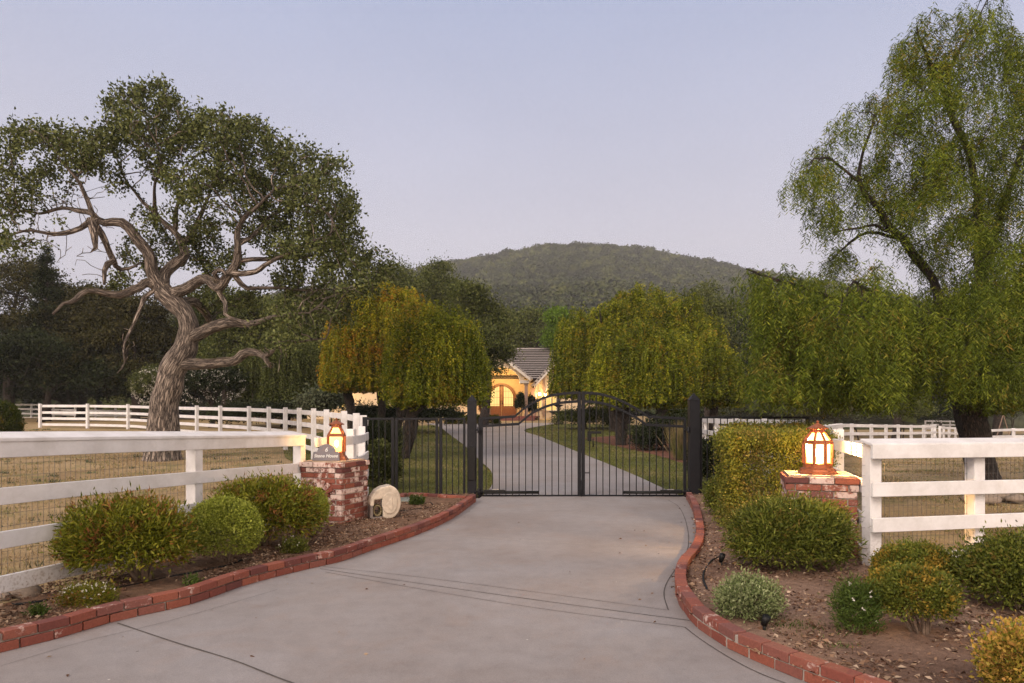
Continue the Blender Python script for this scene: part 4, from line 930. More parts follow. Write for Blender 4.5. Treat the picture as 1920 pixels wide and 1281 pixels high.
# ------------------------------------------------------------------ hose reel, lid, tubes, spot lights, stones
def hose_reel():
    c = Vector((-1.90, 10.15, 0.085)); rot = R(20); cs, sn = math.cos(rot), math.sin(rot)
    def T(x, y, z): return (c.x + cs * x - sn * y, c.y + sn * x + cs * y, c.z + z)
    root = thing("hose_reel", c, "weathered beige plastic hose reel box on the soil beside the left brick pillar", "hose reel")
    def outline(k=1.0):
        P = []
        for i in range(-7, 21):
            th = R(90 - i * 11.5 + 0); P.append((0.055 + 0.175 * k * math.cos(th), 0.245 + 0.235 * k * math.sin(th)))
        return P
    # rounded drum side (right), shroud reaching left over a dark opening
    drum = [(0.19 * math.cos(R(a)) * 0.92 + 0.05, 0.245 + 0.245 * math.sin(R(a))) for a in range(-100, 91, 10)]
    body = drum + [(-0.06, 0.47), (-0.15, 0.42), (-0.21, 0.33), (-0.225, 0.25), (-0.225, 0.20), (-0.17, 0.195), (-0.165, 0.285), (-0.04, 0.30), (-0.04, 0.03)]
    b = MB(); pf = [T(x, -0.15, z) for x, z in body]; ax = Vector((-sn, cs, 0)); b.prism([Vector(p) for p in pf], ax, 0.0, 0.26); b.build("housing", PLASTIC, root, bevel=0.018, seg=3)
    d = MB(); ring = [Vector(T(0.055 + 0.115 * math.cos(R(a)), -0.15, 0.235 + 0.16 * math.sin(R(a)))) for a in range(0, 360, 15)]; d.prism(ring, ax, -0.014, 0.01); d.build("side_disc", PLASTIC, root, bevel=0.008, seg=2)
    d = MB(); tri = [Vector(T(x, -0.15, z)) for x, z in ((0.0, 0.21), (0.09, 0.33), (0.10, 0.15), (0.075, 0.12))]; d.prism(tri, ax, -0.022, -0.010); d.build("raised_badge", PLASTIC, root, bevel=0.004)
    k = MB(); k.obox(T(-0.205, -0.02, 0.10), Vector((cs, sn, 0)) * 0.02, ax * 0.125, (0, 0, 0.10)); k.obox(T(-0.12, -0.02, 0.02), Vector((cs, sn, 0)) * 0.10, ax * 0.125, (0, 0, 0.018)); k.build("lower_frame", simple("weathered_plastic", (0.20, 0.17, 0.155), 0.6, 0, 0.4, 10), root, bevel=0.006)
    k = MB()
    for q in range(5):
        pts = [T(-0.115 + 0.055 * math.cos(a_), -0.10 + 0.045 * q, 0.125 + 0.075 * math.sin(a_)) for a_ in [i * math.pi / 8 for i in range(17)]]; k.tube(pts, 0.014, 6)
    k.build("coiled_hose", simple("old_hose", (0.20, 0.16, 0.08), 0.6, 0, 0.4, 10), root)
hose_reel()
q = GP(765, 948); b = MB(); b.lathe([(0.30, 0.05), (0.30, 0.10), (0.27, 0.125), (0.10, 0.135)], (q.x, q.y, 0.0), 24); tag(b.build("valve_lid", LIDM, origin=(q.x, q.y, 0.08)), "round grey-green valve box lid in the soil near the iron fence", "valve lid")
def tubeobj(name, pts, r, m, lab, cat, z=0.10, grp=None):
    P = resample([GP(*p) for p in pts], 0.06); P = [Vector((p.x, p.y, h(p.x, p.y) + z + 0.012 * noise.noise(p * 3))) for p in P]; b = MB(); b.tube(P, r, 7); return tag(b.build(name, m, origin=P[0]), lab, cat, grp)
GD = "black irrigation tubes on the planting beds"
tubeobj("drip_tube", [(-60, 1172), (0, 1162), (60, 1158), (126, 1142)], 0.012, BLACKP, "black irrigation tube lying on the soil at the lower left corner", "irrigation tube", grp=GD)
tubeobj("drip_tube", [(205, 1128), (260, 1116), (330, 1102), (365, 1094), (420, 1083), (455, 1070)], 0.012, BLACKP, "black irrigation tube under the three big bushes, next to the flowering clump", "irrigation tube", grp=GD)
tubeobj("drip_tube", [(690, 968), (730, 972), (790, 966), (812, 962), (803, 951), (775, 948)], 0.008, BLACKP, "thin black tube looping on the soil in front of the hose reel", "irrigation tube", grp=GD)
tubeobj("drip_tube", [(1352, 1062), (1334, 1072), (1321, 1092), (1319, 1110), (1326, 1130)], 0.011, BLACKP, "black tube curving just inside the right brick edging from the upper spot light", "irrigation tube", grp=GD)
tubeobj("drip_tube", [(1383, 1180), (1400, 1188), (1420, 1193), (1434, 1190)], 0.006, BLACKP, "thin black cable leading to the lower spot light by the brick edging", "irrigation tube", grp=GD)
def spot(px, py, hh, lab):
    q = GP(px, py + 4); r = thing("spot_light", (q.x, q.y, 0.085), lab, "garden light", "small black garden spot lights")
    b = MB(); b.tube([(q.x, q.y, 0.06), (q.x, q.y, 0.085 + hh * 0.5)], 0.012, 8); b.build("stake", BLACKP, r)
    b = MB(); b.tube([(q.x, q.y + 0.01, 0.085 + hh * 0.4), (q.x + 0.01, q.y - 0.02, 0.085 + hh)], [0.022, 0.03], 12, smooth=True); b.build("lamp_head", BLACKP, r)
spot(1352, 1075, 0.13, "black garden spot light beside the widest bush, inside the brick edging"); spot(1433, 1204, 0.11, "black garden spot light right behind the brick edging, nearest the camera")
ROCK = simple("field_stone", (0.27, 0.215, 0.17), 0.9, 0, 0.45, 12, 0.6)
def rock(px, py, s, lab, seed, grp="stones at the foot of the fence"):
    q = GP(px, py); b = MB(); rnd = random.Random(seed); n = 10; prof = [(0.02, s * 0.62), (0.45 * s, s * 0.55), (0.8 * s, s * 0.35), (s, 0.1 * s), (0.9 * s, -0.2 * s)]
    b.lathe(list(reversed(prof)), (q.x, q.y, q.z + 0.06), 14, sx=1.25); b.v = [tuple(Vector(v) + Vector((1, 1, 0.7)) * s * 0.35 * noise.noise(Vector(v) * 9 + Vector((seed, 0, 0)))) for v in b.v]
    tag(b.build("stone", ROCK, origin=(q.x, q.y, q.z)), lab, "stone", grp)
rock(42, 1128, 0.13, "broad brown stone half buried under the white fence at the lower left", 1); rock(2, 1138, 0.07, "small pale stone at the left edge beside the broad brown one", 2)
for i, (px, py, s, l) in enumerate(((1822, 941, 0.16, "brown stone at the left foot of the drooping tree"), (1850, 945, 0.2, "large rounded stone in front of the drooping tree's trunk"), (1880, 940, 0.2, "stone just right of the drooping tree's trunk"), (1905, 943, 0.15, "stone farthest right in the row under the drooping tree"))): rock(px, py, s, l, 5 + i, "stones around the drooping tree's trunk")
# ------------------------------------------------------------------ near bushes
def bush(name, c, rad, label, cat, m, ntw, k, L, Wd, seed, base=None, spread=0.05, inner=0.35, stems=7, rough=0.10, group=None, flat=0.0, up=0.35, box=False, stem_r=0.012, stem_m=None, und=-0.55, flowers=None, stemz=None):
    """c: centre, rad: half axes; twigs end on the outline and carry whorls of leaves"""
    rng = np.random.default_rng(seed); c = np.array(c, float); rad = np.array(rad, float); base = Vector(base or (c[0], c[1], 0.08))
    root = thing(name, base, label, cat, group)
    if box:
        fa = rng.random(ntw); D = np.zeros((ntw, 3)); P = rng.uniform(-1, 1, (ntw, 3)); ax = np.where(fa < 0.36, 1, np.where(fa < 0.55, 0, 2)); sg = np.where(rng.random(ntw) < 0.5, -1, 1); sg = np.where(ax == 2, 1, sg)
        P[np.arange(ntw), ax] = sg * rng.uniform(0.82, 1.0, ntw) ; D[np.arange(ntw), ax] = sg; P = c + P * rad; D = unit(D + rng.normal(0, 0.35, D.shape))
        P += D * np.array([noise.noise(Vector(p * 2.2)) for p in P])[:, None] * rough
    else:
        D = rsph(rng, int(ntw * 1.5)); D = D[D[:, 2] > und][:ntw]; n_ = len(D)
        bmp = np.array([noise.noise(Vector(d * 2.1) + Vector((seed * 3.7, 0, 0))) + 0.6 * noise.noise(Vector(d * 5.5) + Vector((seed, 9, 0))) for d in D])
        rr = 1 + rough * bmp; rr *= np.where(rng.random(n_) < inner, rng.uniform(0.55, 0.95, n_), rng.uniform(0.93, 1.05, n_))
        Q = np.sign(D) * np.abs(D) ** (1 - flat); P = c + Q * rad * rr[:, None]; D = unit(D / rad * rad.mean())
    n_ = len(P); U = unit(D + np.array([0, 0, up]) + rng.normal(0, 0.18, D.shape))
    PP_ = np.repeat(P, k, 0) + rng.normal(0, spread, (n_ * k, 3)) - np.repeat(U, k, 0) * rng.uniform(0, 2.2 * spread, (n_ * k, 1)); DD = unit(np.repeat(U, k, 0) + rng.normal(0, 0.62, (n_ * k, 3)))
    L_ = L * rng.uniform(0.6, 1.25, n_ * k)
    npmesh("foliage", leafV(PP_, DD, L_, Wd * rng.uniform(0.7, 1.2, n_ * k), rng), -4, m, root)
    if flowers:
        fn, fs_ = flowers; i = rng.integers(0, n_, fn); i = np.where(P[i, 2] < c[2], rng.integers(0, n_, fn), i); FP = np.repeat(P[i] + U[i] * 0.02, 5, 0); FD = unit(np.repeat(U[i], 5, 0) * 0.4 + rng.normal(size=(fn * 5, 3)))
        npmesh("blossoms", leafV(FP, FD, fs_, fs_ * 0.7, rng), -4, M_FLOW, root)
    b = MB(); rs = random.Random(seed)
    for s_ in range(stems):
        th = 6.28 * (s_ + rs.random() * 0.6) / stems; q = base + Vector((0.03 * math.cos(th), 0.03 * math.sin(th), -0.05)); e = Vector((c[0] + rad[0] * 0.55 * math.cos(th), c[1] + rad[1] * 0.55 * math.sin(th), (stemz or c[2]) + rs.uniform(-0.05, 0.05)))
        mid = q.lerp(e, 0.45) + Vector((rs.uniform(-.04, .04), rs.uniform(-.04, .04), 0.05)); b.tube([q, q.lerp(mid, 0.5) + Vector((0, 0, .02)), mid, e], [stem_r * 1.3, stem_r, stem_r * 0.8, stem_r * 0.4], 6, gn=0.2)
        for w_ in range(2):
            e2 = e + Vector((rs.uniform(-.10, .10), rs.uniform(-.10, .10), rs.uniform(0.02, 0.14))); b.tube([mid, mid.lerp(e2, 0.6), e2], [stem_r * 0.6, stem_r * 0.4, stem_r * 0.2], 5)
    b.build("stems", stem_m or TWIG, root)
    return root
BG = "shrubs in the planting beds by the driveway"
bush("shrub", (XZ(240, 6.15), 6.15, 0.50), (0.52, 0.40, 0.34), "loose rusty-green shrub, nearest of the three bushes in front of the long white fence", "shrub", M_BUSH, 1500, 11, 0.062, 0.016, 31, base=(XZ(272, 6.3), 6.3, 0.08), rough=0.26, stem_r=0.02, group=BG)
bush("round_bush", (XZ(421, 6.95), 6.95, 0.43), (0.355, 0.34, 0.335), "tight bright green ball clipped round, between the two rusty shrubs", "bush", M_BOX, 2300, 11, 0.022, 0.015, 32, base=(XZ(425, 7.0), 7.0, 0.08), rough=0.035, spread=0.018, inner=0.25, stem_r=0.007, up=0.1, group=BG)
bush("shrub", (XZ(496, 7.85), 7.85, 0.50), (0.58, 0.42, 0.35), "wide rusty-green shrub reaching to the left brick pillar", "shrub", M_BUSH, 1700, 11, 0.062, 0.016, 33, base=(XZ(492, 7.9), 7.9, 0.08), rough=0.24, stem_r=0.02, group=BG)
bush("round_bush", (XZ(584, 8.75), 8.75, 0.40), (0.20, 0.22, 0.27), "small yellow-green bush tucked against the arched niche of the left pillar", "bush", M_BOX, 900, 11, 0.028, 0.014, 34, rough=0.06, spread=0.022, stems=4, stem_r=0.006, group=BG)
bush("shrub", (XZ(1473, 6.82), 6.72, 0.43), (0.54, 0.38, 0.33), "widest bush of all, a flattened dark green dome in front of the right brick pillar", "shrub", M_BUSHD, 2300, 12, 0.060, 0.014, 35, base=(XZ(1490, 6.9), 6.8, 0.08), rough=0.14, stem_r=0.015, flat=0.12, group=BG)
bush("round_bush", (XZ(1718, 5.75), 5.75, 0.29), (0.33, 0.31, 0.235), "yellow-tinged rounded bush standing against the lowest rail of the right fence", "bush", M_BOXR, 2300, 11, 0.022, 0.013, 36, rough=0.06, spread=0.02, stem_r=0.008, group=BG)
bush("round_bush", (XZ(1710, 4.75), 4.75, 0.375), (0.275, 0.26, 0.175), "patchy ball-shaped bush on bare spreading stems in the lantern-side bed", "bush", M_BOXR, 1300, 10, 0.024, 0.014, 37, base=(XZ(1730, 4.72), 4.72, 0.07), rough=0.10, spread=0.022, stems=12, stem_r=0.008, und=-0.7, group=BG, stemz=0.34)
bush("shrub", (XZ(1915, 5.3), 5.35, 0.37), (0.38, 0.36, 0.28), "dark loose shrub cut by the right edge, behind the yellow one", "shrub", M_BUSHD, 1700, 10, 0.040, 0.016, 38, rough=0.16, stem_r=0.012, group=BG)
bush("shrub", (XZ(1955, 3.62), 3.62, 0.28), (0.29, 0.26, 0.20), "golden yellow small-leaved bush in the lower right corner", "shrub", M_YEL, 900, 10, 0.026, 0.016, 39, rough=0.16, spread=0.03, stem_r=0.008, up=0.7, group=BG)
bush("shrub", (XZ(1404, 5.1), 5.1, 0.235), (0.225, 0.19, 0.165), "pale grey-green low shrub just inside the curve of the right brick edging", "shrub", M_VAR, 620, 12, 0.030, 0.012, 40, rough=0.14, spread=0.028, up=0.9, stem_r=0.006, group=BG)
bush("flowering_plant", (XZ(1606, 4.75), 4.75, 0.26), (0.135, 0.13, 0.19), "narrow dark green flowering plant with faded heads, left of the patchy ball bush", "plant", M_FRESH, 480, 10, 0.045, 0.007, 41, rough=0.2, spread=0.03, up=0.9, stem_r=0.005, flowers=(22, 0.016), group=BG)
bush("flowering_plant", (XZ(164, 5.45), 5.45, 0.16), (0.20, 0.15, 0.09), "low clump dotted with tiny pale flowers by the left brick edging", "plant", M_BUSH, 420, 10, 0.032, 0.006, 42, rough=0.2, spread=0.03, up=0.8, stem_r=0.004, flowers=(75, 0.012), group=BG)
bush("small_plant", (XZ(72, 5.15), 5.15, 0.12), (0.05, 0.05, 0.045), "smallest green sprout beside the black tube at the lower left", "plant", M_FRESH, 60, 8, 0.035, 0.012, 43, rough=0.2, spread=0.02, up=0.9, stems=3, stem_r=0.003, group=BG)
bush("small_plant", (XZ(551, 7.45), 7.45, 0.17), (0.12, 0.10, 0.09), "thin low plant with a few pale blooms, below the wide rusty shrub", "plant", M_BUSHD, 190, 8, 0.035, 0.012, 44, rough=0.25, spread=0.03, up=0.8, stems=5, stem_r=0.004, flowers=(14, 0.012), group=BG)
bush("small_plant", (XZ(370, 6.15), 6.05, 0.13), (0.06, 0.05, 0.05), "tiny green seedling by the tube in front of the bright green ball", "plant", M_FRESH, 60, 7, 0.03, 0.012, 45, rough=0.2, spread=0.02, up=0.9, stems=3, stem_r=0.003, group=BG)
bush("small_plant", (XZ(782, 11.6), 11.6, 0.15), (0.10, 0.10, 0.06), "single green weed on the bare soil between the hose reel and the driveway", "plant", M_FRESH, 110, 8, 0.06, 0.022, 46, rough=0.25, spread=0.03, up=0.7, stems=3, stem_r=0.004, group=BG)
bush("shrub", (XZ(1346, 10.4), 10.4, 0.36), (0.16, 0.2, 0.29), "small dark rounded bush at the foot of the hedge near the right gate post", "shrub", M_BUSHD, 520, 10, 0.04, 0.02, 47, rough=0.05, group=BG)
bush("clipped_hedge", (3.53, 9.2, 0.72), (0.70, 0.30, 0.645), "square-clipped yellow-green hedge lit by the larger lantern", "hedge", M_HEDGE, 5200, 11, 0.036, 0.019, 48, rough=0.05, box=True, stem_r=0.015, up=0.2)
bush("clipped_hedge", (4.62, 12.15, 0.78), (0.72, 0.38, 0.66), "second clipped hedge, its flat green top showing above the lit one", "hedge", M_BOXR, 2600, 9, 0.040, 0.02, 49, rough=0.04, box=True, stem_r=0.015, up=0.2)
bush("shrub", (XZ(1335, 15.2), 15.2, 0.55), (0.50, 0.5, 0.50), "dark shrub behind the slim iron panel right of the gate post", "shrub", M_DARK, 900, 9, 0.10, 0.03, 50, rough=0.15)
bush("shrub", (XZ(712, 14.6), 14.6, 0.52), (0.40, 0.4, 0.52), "leafy green shrub behind the iron fence above the hose reel", "shrub", M_MID, 700, 9, 0.09, 0.035, 51, rough=0.2)
bush("shrub", (XZ(708, 16.5), 16.5, 0.95), (0.45, 0.4, 0.45), "spiky dark plant behind the iron fence at the end of the curved white fence", "shrub", M_DARK, 400, 10, 0.28, 0.02, 52, rough=0.3, up=1.4)
bush("shrub", (XZ(-2, 30), 30, 1.25), (0.85, 0.8, 1.0), "bright yellow-green conical bush at the far left edge of the paddock", "shrub", M_MAYG, 1600, 9, 0.10, 0.04, 53, rough=0.08, up=0.8, stem_r=0.05)

# ------------------------------------------------------------------ trees: space colonisation skeletons
class Skel:
    def __init__(s): s.p = []; s.par = []; s.r = []; s.fix = []
    def chain(s, pts, rad, parent=-1, step=0.25, jit=0.0, gn=0.05):
        P = resample(pts, step); n = len(P); R_ = []; last = parent; ids = []
        L = [0]; Q = [Vector(q) for q in pts]
        for i in range(1, len(Q)): L.append(L[-1] + (Q[i] - Q[i - 1]).length)
        for i, p in enumerate(P):
            s_ = L[-1] * i / (n - 1); j = max(k for k in range(len(L)) if L[k] <= s_ + 1e-6); j = min(j, len(L) - 2)
            r = rad[j] + (rad[j + 1] - rad[j]) * (s_ - L[j]) / max(1e-6, L[j + 1] - L[j])
            nz_ = noise.noise_vector(p * 1.9) * gn
            s.p.append(p + (nz_ if 0 < i else nz_ * 0)); s.par.append(last); s.r.append(r); s.fix.append(True); last = len(s.p) - 1; ids.append(last)
        return ids
    def near(s, q):
        return min(range(len(s.p)), key=lambda i: (s.p[i] - q).length)
def colonise(sk, A, step=0.28, infl=2.2, kill=0.42, iters=70, grav=Vector((0, 0, 0)), seed=1, rad0=0.006, maxn=14000):
    rnd = random.Random(seed); A = [Vector(a) for a in A]; alive = list(range(len(A)))
    for it in range(iters):
        if not alive or len(sk.p) > maxn: break
        kd = kdtree.KDTree(len(sk.p))
        for i, p in enumerate(sk.p): kd.insert(p, i)
        kd.balance(); acc = {}; nxt = []
        for a in alive:
            co, i, d = kd.find(A[a])
            if d < kill: continue
            nxt.append(a)
            if d < infl * (1 + 0.06 * it): acc.setdefault(i, []).append((A[a] - co).normalized())
        alive = nxt
        if not acc: break
        for i, ds in acc.items():
            v = Vector((0, 0, 0))
            for d in ds: v += d
            if v.length < 1e-3: continue
            v = (v.normalized() + grav + Vector((rnd.gauss(0, .22), rnd.gauss(0, .22), rnd.gauss(0, .22)))).normalized()
            sk.p.append(sk.p[i] + v * step); sk.par.append(i); sk.r.append(0); sk.fix.append(False)
    n = len(sk.p); ch = [[] for _ in range(n)]
    for i, q in enumerate(sk.par):
        if q >= 0: ch[q].append(i)
    for i in range(n - 1, -1, -1):
        if not sk.fix[i]:
            r = sum(sk.r[c] ** 2.3 for c in ch[i]) ** (1 / 2.3) if ch[i] else rad0; sk.r[i] = max(rad0, r)
    # children have larger indices than parents except none: order is safe
    return ch
def skin(sk, ch, b, lo=4, hi=12, gn=0.12, fr=2.0, minr=0.0):
    n = len(sk.p); seen = set()
    starts = [i for i in range(n) if sk.par[i] < 0]
    st = [(i, None) for i in starts]
    while st:
        i, par = st.pop(); pts = []; rad = []
        if par is not None: pts.append(sk.p[par]); rad.append(min(sk.r[par], sk.r[i] * 1.5 + 0.003))
        j = i
        while True:
            pts.append(sk.p[j]); rad.append(sk.r[j]); cs = sorted(ch[j], key=lambda c: -sk.r[c])
            if not cs: break
            for c in cs[1:]: st.append((c, j))
            j = cs[0]
        if len(pts) >= 2 and max(rad) >= minr:
            rm = max(rad); b.tube(pts, rad, hi if rm > 0.08 else (6 if rm > 0.025 else lo), gn=gn if rm > 0.04 else 0, fr=fr)
def ell(px, py, rx, ry, Y, dy, n, rng, sh=0.0):
    """attractor points in an ellipse of the outline, given its own depth and thickness"""
    D = rsph(rng, n) * (rng.random((n, 1)) ** 0.4); s_ = (Y + D[:, 1] * dy) / F
    return np.stack([(px + D[:, 0] * rx - CX) * s_, Y + D[:, 1] * dy, EYE - (py - D[:, 2] * ry - HY) * s_], 1)

# ---- the old oak
YO = 20.0
def O_(px, py, dy=0.0):
    Y = YO + dy; return Vector((XZ(px, Y), Y, EYE - (py - HY) / F * Y))
def pxr(*r): return [x * YO / F for x in r]
oak = Skel(); zb = h(*O_(306, 800)[:2])
base = Vector((O_(304, 800).x, YO, zb - 0.15)); T = [base, base + Vector((0, 0, 0.25)), O_(306, 790), O_(310, 745), O_(323, 700), O_(341, 668), O_(353, 640), O_(355, 612), O_(344, 585), O_(322, 562), O_(304, 546)]
oak.chain(T, pxr(38, 31, 27, 25, 24, 22.5, 20, 18, 17.5, 18.5, 19), -1, 0.16, gn=0.02)
def limb(pts, rad, dy0, dy1, frm=None, gn=0.05, step=0.2):
    n = len(pts); P = [O_(a, c, dy0 + (dy1 - dy0) * i / (n - 1)) for i, (a, c) in enumerate(pts)]
    i = oak.near(P[0]) if frm is None else frm; P[0] = oak.p[i].copy(); ids = oak.chain(P, pxr(*[q * (0.9 - 0.35 * k_ / len(rad)) for k_, q in enumerate(rad)]), oak.par[i] if oak.par[i] >= 0 else i, step, gn=gn); return ids
limb([(304, 546), (290, 515), (282, 482), (262, 456), (243, 430), (223, 416), (196, 417), (180, 410), (170, 398), (164, 375), (150, 345), (128, 318), (110, 300)], (17, 13, 12.5, 12, 11, 10, 9, 9, 7, 6, 4.5, 3.4, 2.4), 0, -1.2)
limb([(180, 410), (150, 428), (120, 436), (90, 437), (55, 432), (20, 440), (-8, 436)], (7, 5.5, 5, 4, 3.3, 2.6, 2), -0.9, -2.2)
limb([(172, 402), (146, 394), (112, 392), (80, 400), (40, 396), (5, 402)], (6, 5, 4, 3.3, 2.6, 2), -0.9, 0.6)
limb([(180, 412), (176, 440), (178, 466)], (9, 8, 6), -0.9, -1.0)
limb([(182, 412), (190, 435), (203, 470), (213, 492), (222, 506), (245, 502), (262, 492)], (7, 7, 6.5, 7, 6, 4, 2.5), -0.9, 0.3)
limb([(213, 492), (199, 496), (195, 512), (196, 536)], (6, 6, 5, 3.5), -0.5, -0.6)
limb([(297, 545), (276, 528), (265, 538), (244, 548), (222, 553), (192, 549), (169, 544), (150, 553), (136, 566), (116, 571), (99, 590)], (11, 10, 9.5, 9, 8.5, 8, 7, 6.5, 5.5, 4.5, 3), 0, -1.9)
limb([(283, 540), (270, 560), (262, 578), (244, 623), (232, 656), (233, 682), (220, 700)], (5, 5, 4, 3.2, 2.6, 2, 1), -0.2, -1.2)
limb([(308, 546), (311, 516), (325, 496), (345, 482), (344, 462), (331, 440), (303, 413), (284, 392), (262, 372), (240, 342), (222, 305), (208, 270)], (13, 12, 12, 11, 9, 8, 6.5, 5.5, 4.5, 3.5, 2.8, 2), 0, 1.6)
limb([(344, 468), (360, 436), (379, 396), (390, 372), (402, 340), (415, 305)], (7.5, 6.5, 5, 4, 3, 2), 0.8, 2.2)
limb([(331, 442), (330, 405), (338, 370), (345, 330), (340, 290)], (6, 5, 4, 3, 2), 0.9, 0.2)
limb([(300, 410), (290, 380), (292, 345), (300, 310), (296, 270)], (5, 4, 3, 2.5, 1.8), 1.0, -0.6)
limb([(316, 552), (343, 543), (372, 527), (390, 525), (411, 541), (427, 519), (441, 495), (447, 462), (445, 432), (461, 407), (482, 388), (505, 366)], (14, 12, 11, 10.5, 12.5, 11, 10.5, 8.5, 7.5, 6.5, 5, 3.5), 0, -1.4)
limb([(405, 535), (400, 515), (412, 505), (424, 516)], (6, 5.5, 5, 4), -0.7, -1.1)
limb([(436, 519), (476, 511), (500, 495), (530, 478), (560, 465), (600, 448), (630, 430)], (6.5, 5.5, 5, 4, 3.4, 2.6, 2), -0.8, -2.4)
limb([(428, 518), (461, 537), (495, 541), (535, 541), (585, 545), (640, 540)], (6, 5, 4, 3.4, 2.8, 2), -0.8, 0.6)
limb([(448, 462), (470, 445), (493, 423), (513, 402), (550, 382), (590, 372)], (6, 5, 4.5, 4, 3, 2), -1.0, 1.0)
limb([(444, 489), (487, 488), (526, 485), (575, 482), (625, 470), (660, 470)], (5, 5, 4, 3.4, 2.5, 1.8), -1.0, 1.6)
limb([(405, 545), (421, 572), (424, 592), (454, 602), (466, 612)], (5, 4.5, 4, 3, 1.6), -0.6, -1.4)
limb([(355, 640), (385, 622), (408, 611), (434, 604), (461, 607), (492, 602), (530, 590), (580, 585)], (15, 13.5, 13, 12, 9, 6.5, 4, 2.4), 0, -1.6)
limb([(345, 568), (366, 566), (384, 584), (394, 606)], (11, 11, 11, 9), 0.5, 1.6)
limb([(338, 690), (368, 683), (404, 680), (440, 677), (460, 661), (487, 664), (508, 686)], (15, 12.5, 12, 11.5, 11.5, 8.5, 6), 0, -1.1)
limb([(487, 664), (520, 655), (560, 640), (610, 635)], (6, 4, 3, 2), -1.0, -2.0)
rngo = np.random.default_rng(77)
OB = [(45, 262, 55, 40, 0, 1), (20, 330, 35, 40, 0, 1), (118, 268, 55, 42, -.5, 1), (100, 325, 60, 28, .3, .8), (180, 275, 50, 45, .4, 1), (170, 325, 45, 25, 0, .6), (235, 190, 50, 42, 0, 1), (310, 190, 45, 42, .3, 1.1), (250, 240, 60, 45, -.4, 1.2), (330, 250, 62, 50, .8, 1.3), (400, 240, 60, 48, -.3, 1.3), (470, 262, 70, 48, .6, 1.3), (548, 302, 62, 42, 0, 1.3), (612, 322, 42, 42, .5, 1.1), (638, 400, 45, 62, 0, 1.3), (580, 372, 70, 55, -.8, 1.2), (505, 345, 70, 55, 1, 1.2), (425, 325, 66, 48, 0, 1.1), (355, 340, 58, 42, -.7, .8), (300, 300, 58, 40, .4, .8), (375, 425, 46, 26, .5, .6), (345, 395, 40, 25, 0, .35), (500, 430, 62, 36, .6, .8), (600, 460, 72, 48, 0, 1.2), (680, 485, 58, 36, .8, 1.1), (640, 540, 85, 38, -.6, 1.2), (560, 525, 60, 34, 1, 1), (545, 600, 62, 34, -1.2, .9), (505, 640, 42, 22, -1.4, .6), (440, 480, 40, 24, 1.2, .5), (232, 470, 28, 22, .6, .5), (290, 495, 34, 28, 1.2, .5), (205, 350, 30, 22, .2, .4), (350, 470, 60, 26, 1.4, .7), (395, 500, 60, 26, 1.6, .7), (225, 540, 46, 16, 1.2, .5), (0, 395, 26, 36, -.6, .8), (12, 450, 30, 34, -.8, .9), (60, 470, 30, 26, -.8, .5), (735, 515, 28, 20, .5, .6), (440, 560, 50, 26, 1.8, .8), (620, 590, 60, 28, 0.4, .9), (540, 455, 46, 24, -1.2, .6), (705, 545, 30, 24, 0, .6), (-50, 330, 50, 90, 0, 1), (-60, 440, 50, 50, 0, 1)]
BARE = [(110, 405, 100, 34, -.9, .5), (60, 436, 60, 20, -1, .5), (150, 480, 60, 44, -.6, .35), (215, 455, 40, 40, -.3, .3), (560, 575, 80, 26, -1.1, .5), (520, 690, 40, 20, -1, .5), (240, 640, 30, 50, -.8, .3), (150, 350, 60, 30, -.6, .4), (300, 440, 50, 30, .4, .3)]
AB = np.concatenate([ell(a, c, rx, ry, YO + dz * 1.6, 0.9, int(rx * ry * 0.03 * w) + 5, rngo) for a, c, rx, ry, dz, w in BARE])
AT = [ell(a, c, rx, ry, YO + dz * 1.6, 1.5 + rx * 0.012, int(rx * ry * 0.040 * w), rngo) for a, c, rx, ry, dz, w in OB]
AT = np.concatenate(AT + [AB]); print("oak attractors", len(AT))
cho = colonise(oak, AT, step=0.20, infl=1.9, kill=0.27, iters=90, seed=3, rad0=0.0085, maxn=26000, grav=Vector((0, 0, 0.08)))
oroot = thing("oak_tree", (O_(304, 800).x, YO, zb), "huge old oak with a pale bent trunk and twisting limbs in the left paddock", "tree")
b = MB(); skin(oak, cho, b, 4, 16, 0.16, 2.2); b.build("trunk", OAKBARK, oroot); print("oak nodes", len(oak.p))
def tips(sk, ch, rmax):
    return [i for i in range(len(sk.p)) if not sk.fix[i] and sk.r[i] < rmax]
def leafcloud(sk, ids, k, spread, L, Wd, rng, drop=0.0):
    P = np.array([sk.p[i] for i in ids]); P = np.repeat(P, k, 0) + rng.normal(0, spread, (len(P) * k, 3)); P[:, 2] -= drop * rng.random(len(P))
    D = unit(rng.normal(size=P.shape) + np.array([0, 0, 0.15])); n = len(P); return leafV(P, D, L * rng.uniform(0.6, 1.3, n), Wd * rng.uniform(0.7, 1.2, n), rng)
kb = kdtree.KDTree(len(AB)); [kb.insert(Vector(q), i) for i, q in enumerate(AB)]; kb.balance(); tp = [i for i in tips(oak, cho, 0.016) if kb.find(oak.p[i])[2] > 0.34]; tp = [i for i in tp if noise.noise(oak.p[i] * 1.6) + 0.5 * noise.noise(oak.p[i] * 4.0) > -0.29 and rngo.random() < 0.85]; print("oak leaf nodes", len(tp))
npmesh("crown", leafcloud(oak, tp, 30, 0.115, 0.11, 0.068, rngo), -4, M_OAK, oroot)

